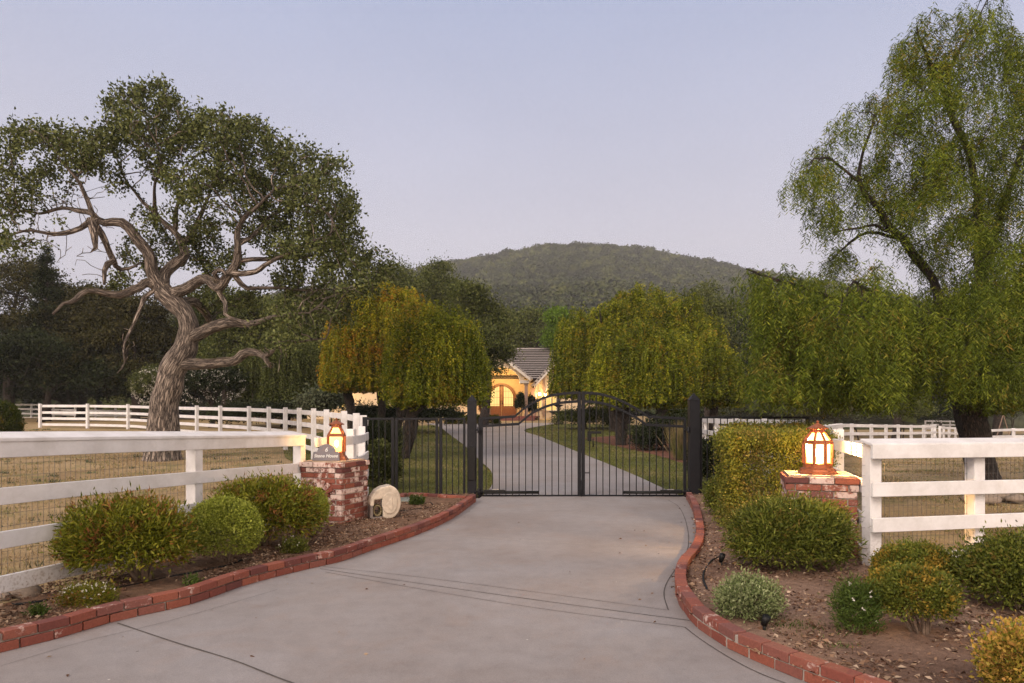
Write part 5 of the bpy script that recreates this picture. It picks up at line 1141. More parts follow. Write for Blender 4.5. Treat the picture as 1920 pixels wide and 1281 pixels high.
# ---- drooping pepper tree on the right
YP = 13.6
def P_(px, py, dy=0.0):
    Y = YP + dy; return Vector((XZ(px, Y), Y, EYE - (py - HY) / F * Y))
def pp(*r): return [x * YP / F for x in r]
pep = Skel(); bp = P_(1842, 935)
pep.chain([Vector((bp.x, YP, -0.15)), Vector((bp.x, YP, 0.1)), P_(1838, 880), P_(1826, 820), P_(1815, 760), P_(1812, 690), P_(1822, 610), P_(1836, 530), P_(1838, 440), P_(1830, 340), P_(1812, 275), P_(1787, 220), P_(1766, 160), P_(1742, 110), P_(1722, 60)],
          pp(40, 34, 27, 26, 25, 19, 13, 10.5, 8.5, 7, 6, 5, 4, 3, 2), -1, 0.16, gn=0.05)
def plimb(pts, rad, dy0, dy1):
    n = len(pts); P = [P_(a, c, dy0 + (dy1 - dy0) * i / (n - 1)) for i, (a, c) in enumerate(pts)]; i = pep.near(P[0]); P[0] = pep.p[i].copy(); pep.chain(P, pp(*[q * 0.78 for q in rad]), pep.par[i] if pep.par[i] >= 0 else i, 0.2, gn=0.06)
plimb([(1812, 680), (1790, 610), (1748, 530), (1705, 462), (1678, 432), (1652, 398), (1622, 360), (1612, 325), (1622, 270), (1640, 215)], (14, 12, 10, 9, 8.5, 7, 5.5, 4, 3, 2), 0, -0.9)
plimb([(1678, 432), (1640, 424), (1605, 427), (1568, 432)], (4, 3.5, 2.6, 1.5), -0.4, -1.0)
plimb([(1690, 448), (1640, 436), (1600, 452), (1558, 486)], (5, 4, 3, 1.6), -0.4, 0.4)
plimb([(1612, 335), (1585, 318), (1555, 300), (1525, 296)], (4, 3, 2.4, 1.5), -0.6, -1.2)
plimb([(1775, 190), (1735, 195), (1700, 215), (1672, 250)], (4, 3.4, 2.6, 1.6), 0, -0.8)
plimb([(1787, 220), (1780, 150), (1800, 90), (1830, 40), (1850, 0)], (5, 4, 3, 2.2, 1.4), 0, 0.8)
plimb([(1836, 520), (1868, 430), (1897, 340), (1930, 250), (1955, 150), (1960, 60)], (11, 9, 7, 5.5, 4, 2.5), 0, 0.9)
plimb([(1814, 690), (1870, 610), (1925, 500), (1985, 400), (2040, 320)], (14, 11, 9, 7, 5), 0, -0.7)
plimb([(1812, 670), (1760, 620), (1690, 590), (1610, 570), (1520, 545), (1450, 520), (1400, 505)], (10, 8, 7, 5.5, 4.2, 3, 2), 0, -1.6)
plimb([(1690, 590), (1640, 550), (1600, 530)], (5, 4, 2.5), -0.8, -2.2)
plimb([(1610, 570), (1560, 590), (1500, 600), (1440, 610)], (4, 3.5, 2.6, 1.8), -1.0, 0.3)
rngp = np.random.default_rng(99)
PB = [(1440, 690, 56, 50, -1.1, .8), (1530, 710, 80, 46, -1.3, .9), (1630, 700, 80, 56, -1.8, 1.1), (1700, 640, 50, 90, -1.4, .8), (1600, 600, 80, 50, -2.2, 1), (1480, 640, 60, 60, 0.4, .8), (1850, 700, 90, 40, -1.0, .6), (1930, 690, 70, 60, -.6, .8), (1840, 560, 70, 60, -1.2, .9), (1860, 450, 70, 70, -1.2, .9), (1700, 400, 60, 50, -.4, .7), (1430, 530, 62, 40, -1.2, .9), (1490, 560, 80, 60, -1.0, 1.1), (1430, 620, 50, 60, -.9, .8), (1580, 560, 80, 60, -1.5, 1.2), (1660, 545, 60, 60, -1.6, 1.2), (1530, 640, 90, 60, -1, .9), (1640, 640, 80, 70, -1.6, 1.1), (1535, 300, 50, 42, -.9, .8), (1500, 345, 36, 42, -.8, .7), (1565, 262, 46, 40, -.5, .8), (1622, 222, 60, 40, -.3, .9), (1665, 190, 50, 46, 0, .9), (1600, 330, 56, 36, .2, .6), (1540, 385, 50, 36, -.3, .6), (1600, 400, 30, 20, .3, .3), (1645, 330, 60, 50, .3, .9), (1700, 250, 70, 66, .5, 1), (1725, 330, 80, 70, .6, 1), (1695, 110, 44, 56, 0, .8), (1755, 60, 56, 50, .2, .7), (1750, 140, 70, 56, -.4, .9), (1822, 80, 70, 60, .3, .8), (1850, 20, 60, 40, 0, .7), (1900, 110, 66, 80, .4, .9), (1860, 195, 80, 76, -.5, 1), (1790, 300, 80, 66, -.6, 1), (1880, 310, 90, 86, .2, 1.1), (1800, 410, 74, 56, .6, .9), (1900, 430, 80, 86, -.6, 1.1), (1880, 540, 90, 66, -.4, 1), (1740, 500, 50, 60, .8, .6), (1780, 560, 60, 50, 1.2, .5), (1890, 620, 70, 50, .5, .8), (1980, 150, 60, 110, 0, .9), (1985, 350, 60, 110, 0, .9), (1990, 540, 60, 90, 0, .9), (2070, 350, 70, 200, .5, .7), (1570, 480, 60, 24, .4, .45), (1840, 640, 50, 40, 1.6, .6), (1800, 640, 70, 46, -1.2, .5)]
AP = np.concatenate([ell(a, c, rx, ry, YP + dz, 0.9 + rx * 0.009, int(rx * ry * 0.024 * w) + 4, rngp) for a, c, rx, ry, dz, w in PB]); print("pepper attractors", len(AP))
chp = colonise(pep, AP, step=0.18, infl=1.6, kill=0.24, iters=80, seed=5, rad0=0.004, maxn=16000, grav=Vector((0, 0, 0.05)))
proot = thing("pepper_tree", (bp.x, YP, 0), "tall drooping feathery tree with a dark rough trunk behind the white fence", "tree")
b = MB(); skin(pep, chp, b, 4, 14, 0.2, 3.0); b.build("trunk", DARKBARK, proot); print("pepper nodes", len(pep.p))
def strands(P0, Lg, nl, rng, out_=0.12, leaf=0.05, wd=0.011, dn=0.55, cen=None, floor=None, splay=0.5, tb=0.0):
    """hanging strands with a feather of narrow leaflets; returns leaf vertices"""
    n = len(P0); t = (np.arange(nl) + 0.5) / nl; a = rng.uniform(0, 6.283, n)
    if cen is not None:
        a = np.arctan2(P0[:, 1] - cen[1], P0[:, 0] - cen[0]) + rng.normal(0, 0.8, n)
    od = np.stack([np.cos(a), np.sin(a), 0 * a], 1); L = (Lg * rng.uniform(0.5, 1.25, n))
    if floor is not None: L = np.clip(L, 0.05, np.maximum(0.1, P0[:, 2] - floor - rng.uniform(0, 0.35, n)))
    T = t[None, :, None]; P = P0[:, None, :] + od[:, None, :] * out_ * (1 - np.exp(-3 * T)) * rng.uniform(0.5, 1.8, (n, 1, 1)) ; P = np.repeat(P, 1, 1) * np.ones((n, nl, 1))
    P[:, :, 2] += 0.08 * np.sin(np.pi * np.minimum(1, t * 3))[None] * rng.random((n, 1)) - t[None] * L[:, None]
    P[:, :, :2] += 0.025 * np.sin(t[None, :, None] * rng.uniform(3, 9, (n, 1, 2)) + rng.uniform(0, 6, (n, 1, 2)))
    az = rng.uniform(0, 6.283, (n, 1)) + np.tile(np.array([0, np.pi]), nl)[:nl][None] + rng.normal(0, 0.35, (n, nl)); D = np.stack([np.cos(az) * splay, np.sin(az) * splay, -dn + 0 * az], 2)
    D = unit((D + rng.normal(0, 0.15, D.shape)).reshape(-1, 3)); P = P.reshape(-1, 3); m_ = len(P)
    tn = np.clip(rng.beta(2, 2, n) * 0.7 + 0.3 * (0.5 + np.array([noise.noise(Vector(q) * 1.3) for q in P0])) + tb, 0, 1); TINT.append(np.repeat(tn, nl * 4))
    return leafV(P, D, leaf * rng.uniform(0.7, 1.2, m_), wd * rng.uniform(0.8, 1.2, m_), rng, fold=0.1)
TINT = []
def tinted(o):
    a = o.data.attributes.new("crown_tint", "FLOAT", "POINT"); a.data.foreach_set("value", np.concatenate(TINT).astype(np.float32)); TINT.clear(); return o
tp = tips(pep, chp, 0.0085); tp = [i for i in tp if noise.noise(pep.p[i] * 1.25) + 0.45 * noise.noise(pep.p[i] * 3.1) > -0.08 or (pep.p[i].z < 4.4 and rngp.random() < 0.75)]; P0 = np.array([pep.p[i] for i in tp]); print("pepper tips", len(P0))
k = rngp.random(len(P0)) < 6800 / len(P0); P0 = P0[k]; P0 = np.repeat(P0, 6, 0) + rngp.normal(0, 0.075, (len(P0) * 6, 3)); low = P0[:, 2] < 4.4; print("strands", len(P0))
tinted(npmesh("crown", np.concatenate([strands(P0[~low], 0.50, 17, rngp, 0.16, 0.105, 0.017, splay=0.65), strands(P0[low], 0.80, 26, rngp, 0.16, 0.105, 0.017, floor=1.62, splay=0.65)]), -4, M_PEP, proot))

# ---- weeping and other trees made of hanging curtains or leafy clumps
def dome_tree(name, label, cx, cy, lobes, zbot, m, nstr, seed, leaf, wd, trunk, lg=1.6, group=None, nl=26, bark=None, sp=0.10, rag=0.5):
    """lobes: (dx, dy, ztop, r) umbrella-shaped masses with leafy curtains hanging from them to zbot"""
    rng = np.random.default_rng(seed); g = h(cx, cy); root = thing(name, (cx, cy, g), label, "tree", group); V = []
    sub = []
    for dx, dy, zt, r in lobes:
        sub.append((dx, dy, zt - 0.10 * r, r * 0.58, 0.1)); k = 8
        for i in range(k):
            a_ = 6.283 * (i + rng.random() * 0.7) / k; q_ = r * rng.uniform(0.55, 0.78); sub.append((dx + q_ * math.cos(a_), dy + q_ * math.sin(a_), zt - r * rng.uniform(0.08, 0.6), r * rng.uniform(0.24, 0.40), rng.uniform(0, 0.8)))
        for i in range(9):
            a_ = rng.uniform(0, 6.283); q_ = r * rng.uniform(0.1, 0.85); sub.append((dx + q_ * math.cos(a_), dy + q_ * math.sin(a_), zt + r * rng.uniform(-0.05, 0.30) * (1.1 - q_ / r * 0.6), r * rng.uniform(0.09, 0.19), 0.9))
    for dx, dy, zt, r, rg_ in sub:
        k = int(nstr * r * r * (1.55 if rg_ < 0.9 else 1.0)) + 6; th = rng.uniform(0, 6.283, k); q = np.sqrt(rng.random(k)); rim = rng.random(k) < 0.6; q = np.where(rim, rng.uniform(0.82, 1.0, k), q)
        wob = 1 + 0.16 * np.sin(3 * th + seed) + 0.10 * np.sin(7 * th + 2 * seed + dx)
        x = cx + dx + np.cos(th) * q * r * wob; y = cy + dy + np.sin(th) * q * r * wob; hh = (zt - zbot) 
        z = zt - hh * (1.0 if rg_ < 0.9 else 0.25) * np.where(rim, rng.uniform(0.06, 0.85, k), 0.25 * q * q + 0.05 * rng.random(k)) + 0.3 * np.array([noise.noise(Vector((a_, b_, seed)) * 0.9) for a_, b_ in zip(x, y)])
        # round the shoulder
        z = np.minimum(z, zt - min(hh * 0.3, r * 0.55) * q ** 4)
        P0 = np.stack([x, y, z], 1) + rng.normal(0, sp, (k, 3)); V.append(strands(P0, lg, nl, rng, 0.18, leaf, wd, 0.5, cen=(cx + dx, cy + dy), floor=zbot + rg_ * rag, splay=0.8, tb=float(rng.uniform(-0.22, 0.22))))
    tinted(npmesh("crown", np.concatenate(V), -4, m, root))
    b = MB(); rs = random.Random(seed)
    for i, (dx, dy, zt, r) in enumerate(lobes):
        x0, y0, r0, lean = trunk[i % len(trunk)]; q = Vector((cx + x0, cy + y0, h(cx + x0, cy + y0) - 0.1)); e = Vector((cx + dx, cy + dy, zt - 0.5)); mid = q.lerp(e, 0.45); mid.x = q.x + lean; mid.y = q.y
        b.tube(resample([q, q.lerp(mid, 0.5) + Vector((lean * 0.2, 0, 0)), mid, e], 0.25), [r0 * (1.25 if k_ == 0 else 1) * max(0.25, 1 - k_ * 0.03) for k_ in range(len(resample([q, q.lerp(mid, 0.5) + Vector((lean * 0.2, 0, 0)), mid, e], 0.25)))], 9, gn=0.25, fr=2)
        for k_ in range(6):
            a_ = rs.uniform(0, 6.28); e2 = e + Vector((math.cos(a_) * r * 0.7, math.sin(a_) * r * 0.7, -rs.uniform(0, 0.8))); b.tube([mid, mid.lerp(e2, 0.5) + Vector((0, 0, 0.4)), e2], [r0 * 0.45, r0 * 0.3, 0.02], 6, gn=0.2)
    b.build("trunk", bark or DARKBARK, root); return root
def zY(py, Y): return EYE - (py - HY) / F * Y
WG = "weeping trees flanking the lane"
Y1 = 21.0
dome_tree("weeping_tree", "green weeping tree with a leaning trunk, nearest to the left of the gate", XZ(814, Y1), Y1, [(-0.25, 0, zY(572, Y1), 0.85), (0.5, 0.4, zY(582, Y1), 0.8), (-0.82, 0.1, zY(598, Y1), 0.6), (0.9, -0.1, zY(606, Y1), 0.58), (0.1, -0.5, zY(600, Y1), 0.7), (-0.95, 0.2, zY(650, Y1), 0.5), (1.0, 0.1, zY(650, Y1), 0.52)], zY(768, Y1), M_MAYG, 900, 61, 0.075, 0.042, [(-0.95, 0.0, 0.14, 0.25), (-0.93, 0.03, 0.10, 0.35)], 1.1, WG, 24)
Y2 = 32.0
dome_tree("weeping_tree", "orange-tinted weeping tree, the widest one left of the house", XZ(700, Y2), Y2, [(0.2, 0, zY(535, Y2), 1.4), (-1.1, 0.3, zY(575, Y2), 1.1), (-1.5, 0.1, zY(625, Y2), 0.85), (1.6, 0.5, zY(542, Y2), 1.1), (2.5, 0.2, zY(570, Y2), 0.9), (-0.4, -1.0, zY(560, Y2), 1.1), (0.9, -0.8, zY(580, Y2), 1.1)], zY(739, Y2), M_MAYO, 560, 62, 0.115, 0.066, [(-0.9, 0, 0.22, -0.2), (0.2, 0.3, 0.2, 0.2), (1.0, 0.2, 0.2, 0.3)], 1.7, WG, 26)
Y3 = 36.0
dome_tree("weeping_tree", "tallest weeping tree, just right of the house", XZ(1190, Y3), Y3, [(0, 0, zY(548, Y3), 1.7), (-2.1, 0.3, zY(572, Y3), 1.3), (-3.1, 0, zY(592, Y3), 1.0), (-3.6, -0.3, zY(640, Y3), 0.75), (1.4, 0.3, zY(538, Y3), 1.3), (2.7, 0.3, zY(552, Y3), 1.2), (-1.2, -0.6, zY(570, Y3), 1.3), (3.8, 0.2, zY(585, Y3), 1.0), (0.8, -0.8, zY(575, Y3), 1.1)], zY(752, Y3), M_MAYG, 460, 63, 0.125, 0.07, [(-1, 0, 0.24, -0.3), (1.2, 0.3, 0.22, 0.3)], 2.0, WG, 26)
Y4 = 27.0
dome_tree("weeping_tree", "dense green weeping tree with a brown trunk, in front of the tallest one", XZ(1205, Y4), Y4, [(-0.1, 0, zY(612, Y4), 1.2), (-1.1, 0.2, zY(648, Y4), 0.9), (1.1, 0.1, zY(625, Y4), 1.0), (0.4, -0.6, zY(640, Y4), 1.0)], zY(770, Y4), M_MAYG, 640, 64, 0.095, 0.055, [(-0.85, 0, 0.20, -0.1), (-0.8, 0.1, 0.12, 0.2)], 1.4, WG, 25)
Y5 = 31.0
dome_tree("weeping_tree", "olive weeping tree, farthest right of those beside the lane", XZ(1325, Y5), Y5, [(0, 0, zY(628, Y5), 1.15), (-0.9, 0.3, zY(640, Y5), 0.9), (0.7, -0.2, zY(665, Y5), 0.8)], zY(768, Y5), M_MAYG, 560, 65, 0.11, 0.06, [(0.2, 0, 0.17, 0.1)], 1.5, WG, 25)
Y6 = 41.0
dome_tree("weeping_tree", "very dark weeping tree behind the oak's lowest limb", XZ(535, Y6), Y6, [(0, 0, zY(620, Y6), 1.7), (-2.0, 0.5, zY(645, Y6), 1.4), (1.8, 0.4, zY(640, Y6), 1.5)], zY(768, Y6), M_MID, 380, 66, 0.13, 0.07, [(0, 0, 0.3, 0.1)], 2.0, None, 24)
def clump_tree(name, label, px, Y, top, rx, m, seed, leaf=0.16, n=260, lobes=None, base_py=None, group=None, trunkr=None, per=46, cr=0.5, tshow=0.25, flowers=None, cat="tree"):
    """lobes in photo units around the centre column: (px, py, rx, ry)"""
    rng = np.random.default_rng(seed); cx = XZ(px, Y); g = h(cx, Y) if Y < 90 else hz(cx, Y) - 3; s_ = Y / F; root = thing(name, (cx, Y, g), label, cat, group)
    if lobes is None:
        zt = zY(top, Y); Hh = zt - g; rr = rx * s_; lobes = []
        for i in range(9):
            t = rng.uniform(0.3, 0.86); w_ = rr * math.sin(math.pi * min(1, 0.25 + t * 0.7)) ; a_ = rng.uniform(0, 6.28); q = w_ * rng.uniform(0.2, 0.6)
            lobes.append((cx + math.cos(a_) * q, Y + math.sin(a_) * q, g + t * Hh, rr * rng.uniform(0.42, 0.6), rr * rng.uniform(0.40, 0.55)))
        lobes.append((cx, Y, zt - rr * 0.45, rr * 0.5, rr * 0.45))
    else: lobes = [(XZ(a, Y), Y + rng.normal(0, c_ * s_ * 0.4), zY(b_, Y), c_ * s_, d_ * s_) for a, b_, c_, d_ in lobes]
    V = []; b = MB(); r0 = trunkr or 0.03 * (zY(top, Y) - g) + 0.05; zt = zY(top, Y); T0 = Vector((cx, Y, g - 0.2)); Tm = Vector((cx + rng.normal(0, 0.3), Y, g + (zt - g) * 0.45)); b.tube(resample([T0, T0.lerp(Tm, 0.5) + Vector((0.1, 0, 0)), Tm], 0.5), [r0 * (1.3 if k_ == 0 else 1 - 0.03 * k_) for k_ in range(len(resample([T0, T0.lerp(Tm, 0.5) + Vector((0.1, 0, 0)), Tm], 0.5)))], 9, gn=0.2)
    tot = sum(l[3] * l[4] for l in lobes)
    for x, y, z, r, rz in lobes:
        k = max(8, int(n * r * rz / tot)); D = rsph(rng, k); D[:, 2] = np.where(D[:, 2] < -0.3, -D[:, 2], D[:, 2]); C = np.array([x, y, z]) + D * np.array([r, r, rz]) * rng.uniform(0.55, 1.06, (k, 1))
        P = np.repeat(C, per, 0) + rng.normal(0, 1, (k * per, 3)) * np.array([1, 1, 0.7]) * cr * 0.42 * rng.uniform(0.6, 1.3, (k * per, 1)); Dd = unit(np.repeat(D, per, 0) * 0.5 + rng.normal(size=P.shape))
        V.append(leafV(P, Dd, leaf * rng.uniform(0.6, 1.3, len(P)), leaf * 0.55 * rng.uniform(0.7, 1.2, len(P)), rng)); e = Vector((x, y, z)); b.tube([Tm.lerp(T0, rng.uniform(0, 0.3)), Tm.lerp(e, 0.5) + Vector((0, 0, 0.1 * r)), e], [r0 * 0.5, r0 * 0.35, 0.03], 6, gn=0.2)
        for _ in range(4):
            e2 = e + Vector(rsph(rng, 1)[0]) * r * 0.8; b.tube([e, e.lerp(e2, 0.5), e2], [r0 * 0.22, r0 * 0.14, 0.02], 5)
    npmesh("crown", np.concatenate(V), -4, m, root); b.build("trunk", DARKBARK, root)
    if flowers:
        lo = lobes; i = rng.integers(0, len(lo), flowers); D = rsph(rng, flowers); D[:, 1] = -np.abs(D[:, 1]); C = np.array([[lo[k][0], lo[k][1], lo[k][2]] for k in i]) + D * np.array([[lo[k][3], lo[k][3], lo[k][4]] for k in i]) * 1.03
        P = np.repeat(C, 7, 0) + rng.normal(0, 0.07, (flowers * 7, 3)); npmesh("blossoms", leafV(P, unit(rng.normal(size=P.shape)), 0.075, 0.06, rng), -4, M_FLOW, root)
    return root
DG = "dark trees along the far side of the left paddock"
clump_tree("broadleaf_tree", "dark broad tree at the far left, left of the pointed conifer", 15, 54, 470, 95, M_OLIVE, 201, 0.22, 420, [(0, 520, 70, 50), (60, 560, 60, 50), (-30, 600, 80, 60), (50, 640, 70, 60), (0, 700, 90, 60), (70, 710, 60, 50)], group=DG, cr=1.0, per=80)
clump_tree("broadleaf_tree", "dark brownish tree right of the pointed conifer", 150, 52, 545, 80, M_OLIVE, 202, 0.22, 420, [(140, 580, 55, 36), (200, 575, 50, 34), (120, 630, 60, 50), (190, 640, 60, 50), (150, 700, 80, 55), (100, 560, 40, 30)], group=DG, cr=1.0, per=80)
clump_tree("broadleaf_tree", "near-black evergreen tree low beneath the oak's left limb", 75, 48, 640, 80, M_DARK, 203, 0.20, 380, [(70, 670, 70, 40), (20, 700, 60, 46), (110, 715, 60, 40), (170, 715, 50, 40), (-20, 680, 60, 50)], group=DG, cr=1.0, per=80)
clump_tree("broadleaf_tree", "dark olive tree directly left of the oak's bent trunk", 255, 50, 555, 70, M_OLIVE, 204, 0.20, 420, [(250, 590, 50, 34), (220, 640, 55, 46), (275, 650, 50, 50), (240, 710, 66, 50), (200, 600, 40, 30)], group=DG, cr=1.0, per=80)
clump_tree("broadleaf_tree", "dark green tree seen just right of the oak's trunk", 420, 52, 540, 80, M_MID, 205, 0.20, 440, [(400, 575, 55, 34), (450, 580, 50, 34), (370, 620, 60, 50), (440, 640, 60, 50), (400, 690, 80, 50), (480, 600, 50, 36)], group=DG, cr=1.0, per=80)
clump_tree("broadleaf_tree", "mid green tree between the oak and the orange-tinted weeping tree", 570, 56, 560, 80, M_MID, 206, 0.22, 440, [(540, 590, 55, 36), (600, 600, 55, 40), (640, 570, 40, 30), (520, 640, 60, 46), (590, 660, 60, 46)], group=DG, cr=1.0, per=80)
def conifer(px, Y, top, w, label, seed, m=None):
    rng = np.random.default_rng(seed); cx = XZ(px, Y); g = h(cx, Y); zt = zY(top, Y); Hh = zt - g; root = thing("conifer", (cx, Y, g), label, "tree"); b = MB(); b.tube([(cx, Y, g - 0.2), (cx, Y, g + Hh * 0.5), (cx, Y, zt)], [0.3, 0.18, 0.03], 8, gn=0.15); V = []
    wr_ = w * Y / F
    for i in range(150):
        t = rng.random() ** 0.8; z = g + Hh * (0.1 + 0.88 * t); L = wr_ * (1 - t) ** 0.8 * rng.uniform(0.6, 1.1) + 0.15; a_ = rng.uniform(0, 6.28); e = Vector((cx + math.cos(a_) * L, Y + math.sin(a_) * L, z + 0.12 * L)); s0 = Vector((cx, Y, z)); b.tube([s0, e], [0.04, 0.01], 4)
        k = int(60 * L) + 25; tt = rng.uniform(0.25, 1.05, k)[:, None]; P = np.array(s0) + (np.array(e) - np.array(s0)) * tt + rng.normal(0, 0.13, (k, 3)); D = unit(np.tile(np.array(e - s0), (k, 1)) * 0.5 / L + rng.normal(0, 0.5, (k, 3)) + np.array([0, 0, .15])); V.append(leafV(P, D, 0.24, 0.07, rng))
    npmesh("crown", np.concatenate(V), -4, m or M_DARK, root); b.build("trunk", DARKBARK, root)
conifer(88, 50, 462, 60, "pointed dark conifer rising above its neighbours at the left", 210)
clump_tree("oleander", "rounded oleander dotted with white blossoms behind the oak's trunk", 395, 40, 690, 60, M_DARK, 211, 0.12, 420, [(370, 722, 42, 32), (420, 722, 38, 30), (398, 706, 36, 20)], cr=0.6, flowers=150, cat="shrub", group="white-flowering oleanders")
clump_tree("oleander", "smaller pale-flowered oleander left of the oak's trunk", 283, 40.5, 700, 30, M_MID, 212, 0.12, 240, [(278, 728, 24, 28), (295, 715, 22, 24)], cr=0.5, flowers=110, cat="shrub", group="white-flowering oleanders")
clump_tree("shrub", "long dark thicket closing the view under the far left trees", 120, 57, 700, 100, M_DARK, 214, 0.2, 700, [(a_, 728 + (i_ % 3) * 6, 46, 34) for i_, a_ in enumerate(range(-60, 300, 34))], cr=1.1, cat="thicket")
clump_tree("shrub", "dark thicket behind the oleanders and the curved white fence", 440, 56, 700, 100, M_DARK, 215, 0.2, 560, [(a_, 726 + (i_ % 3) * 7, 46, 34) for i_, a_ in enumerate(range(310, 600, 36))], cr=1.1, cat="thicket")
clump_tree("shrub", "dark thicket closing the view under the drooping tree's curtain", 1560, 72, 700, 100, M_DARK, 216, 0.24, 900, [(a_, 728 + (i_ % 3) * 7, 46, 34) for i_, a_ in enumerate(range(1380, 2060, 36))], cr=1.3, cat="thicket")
BT = "background trees behind the house"
clump_tree("broadleaf_tree", "grey-green tree peeking above the orange-tinted weeping tree", 745, 62, 492, 60, M_MID, 220, 0.22, 320, [(740, 520, 34, 22), (770, 545, 34, 24), (715, 560, 40, 30), (760, 580, 50, 40)], group=BT, cr=1.1)
clump_tree("broadleaf_tree", "taller grey-green tree standing against the misty hill left of the house", 822, 66, 492, 60, M_MID, 221, 0.22, 360, [(822, 510, 24, 18), (808, 535, 30, 22), (838, 548, 32, 26), (820, 585, 44, 40), (850, 600, 30, 30)], group=BT, cr=1.1)
clump_tree("broadleaf_tree", "olive green tree overhanging the left side of the porch", 905, 43, 532, 60, M_MID, 222, 0.16, 620, [(880, 556, 34, 24), (900, 590, 40, 30), (925, 620, 36, 26), (900, 650, 44, 34), (938, 668, 26, 22), (915, 692, 26, 16), (880, 640, 40, 40)], group=BT, cr=0.8)
clump_tree("broadleaf_tree", "dark green round tree above the middle of the house roof", 985, 84, 590, 60, M_MID, 223, 0.28, 300, [(965, 620, 34, 26), (1000, 605, 30, 22), (1010, 640, 34, 26), (975, 645, 34, 26), (950, 600, 24, 20)], group=BT, cr=1.3)
clump_tree("broadleaf_tree", "bright lime tree at the right end of the house roof", 1048, 60, 575, 34, M_LIME, 224, 0.20, 260, [(1044, 600, 20, 18), (1055, 625, 24, 22), (1040, 645, 18, 16)], group=BT, cr=0.8)
RG = "dark trees beyond the right-hand paddock"
clump_tree("broadleaf_tree", "dark tree just left of the drooping tree's lowest curtain", 1330, 70, 560, 60, M_MID, 230, 0.24, 420, [(1310, 590, 44, 34), (1360, 600, 44, 36), (1330, 640, 50, 40), (1370, 680, 50, 46), (1390, 730, 40, 36), (1320, 560, 30, 22)], group=RG, cr=1.3)
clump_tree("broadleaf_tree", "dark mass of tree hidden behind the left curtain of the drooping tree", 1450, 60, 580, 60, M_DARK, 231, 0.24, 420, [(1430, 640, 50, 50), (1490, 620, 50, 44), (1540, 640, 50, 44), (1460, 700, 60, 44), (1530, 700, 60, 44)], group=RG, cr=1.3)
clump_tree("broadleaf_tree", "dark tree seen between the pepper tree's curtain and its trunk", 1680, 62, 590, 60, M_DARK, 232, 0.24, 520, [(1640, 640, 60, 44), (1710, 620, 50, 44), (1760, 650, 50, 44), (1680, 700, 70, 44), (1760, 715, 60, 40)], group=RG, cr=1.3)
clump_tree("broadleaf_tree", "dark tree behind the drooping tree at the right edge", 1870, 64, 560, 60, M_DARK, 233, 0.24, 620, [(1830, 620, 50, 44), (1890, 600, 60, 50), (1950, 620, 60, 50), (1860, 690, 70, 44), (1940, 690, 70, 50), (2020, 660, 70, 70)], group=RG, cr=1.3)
SG = "grey-green shrubs beyond the right-hand fences"
for i, (px, Y, t, rx, ry, mm, l) in enumerate(((1385, 46, 735, 44, 24, M_GREY, "grey-green shrub right of the olive weeping tree"), (1455, 47, 752, 40, 17, M_GREY, "low grey-green shrub below the curtain's left half"), (1540, 48, 755, 44, 17, M_OLIVE, "low brownish shrub behind the lantern's fence"), (1610, 50, 750, 44, 20, M_GREY, "grey-green shrub right of the lantern, behind the curved white fence"), (1690, 50, 745, 40, 22, M_MID, "green shrub above the end of the curved white fence"), (1755, 56, 752, 40, 20, M_DARK, "dark shrub left of the drooping tree's trunk"), (1890, 58, 738, 60, 26, M_DARK, "dark shrub right of the drooping tree's trunk"), (1270, 40, 775, 34, 12, M_MAYG, "low yellow-green shrub behind the right gate leaf"))):
    clump_tree("shrub", l, px, Y, t, rx, mm, 240 + i, 0.13, 150, [(px, t + ry, rx, ry), (px - rx * 0.5, t + ry * 1.4, rx * 0.6, ry * 0.7), (px + rx * 0.5, t + ry * 1.3, rx * 0.6, ry * 0.8)], cr=0.6, group=SG, cat="shrub", trunkr=0.05)
# planting between the paddock fence and the house
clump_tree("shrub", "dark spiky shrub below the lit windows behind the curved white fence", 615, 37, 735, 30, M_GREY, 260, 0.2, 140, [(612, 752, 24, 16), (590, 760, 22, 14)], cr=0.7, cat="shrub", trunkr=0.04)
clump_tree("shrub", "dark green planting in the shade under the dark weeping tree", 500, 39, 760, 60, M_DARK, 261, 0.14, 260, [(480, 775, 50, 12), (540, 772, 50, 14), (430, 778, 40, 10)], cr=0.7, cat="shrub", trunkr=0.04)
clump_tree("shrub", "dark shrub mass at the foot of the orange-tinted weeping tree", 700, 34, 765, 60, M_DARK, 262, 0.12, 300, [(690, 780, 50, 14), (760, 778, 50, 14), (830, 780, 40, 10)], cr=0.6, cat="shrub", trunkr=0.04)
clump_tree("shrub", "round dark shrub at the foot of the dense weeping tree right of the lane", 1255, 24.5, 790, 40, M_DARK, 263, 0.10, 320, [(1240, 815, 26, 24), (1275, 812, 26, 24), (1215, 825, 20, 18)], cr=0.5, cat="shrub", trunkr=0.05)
clump_tree("shrub", "mixed green planting left of the dense weeping tree, by the lawn edge", 1100, 38, 772, 50, M_MID, 264, 0.12, 260, [(1075, 785, 34, 12), (1120, 782, 34, 14), (1160, 790, 26, 12)], cr=0.5, cat="shrub", trunkr=0.04)
# low clipped hedge before the porch
bush("low_hedge", (XZ(886, 44.5), 44.5, h(XZ(886, 44.5), 44.5) + 0.22), (1.75, 0.35, 0.24), "low yellow-green hedge at the end of the lane, left of the brick steps", "hedge", M_MAYG, 1500, 8, 0.11, 0.05, 270, base=(XZ(886, 44.5), 44.5, 1.05), rough=0.08, box=True, spread=0.06)
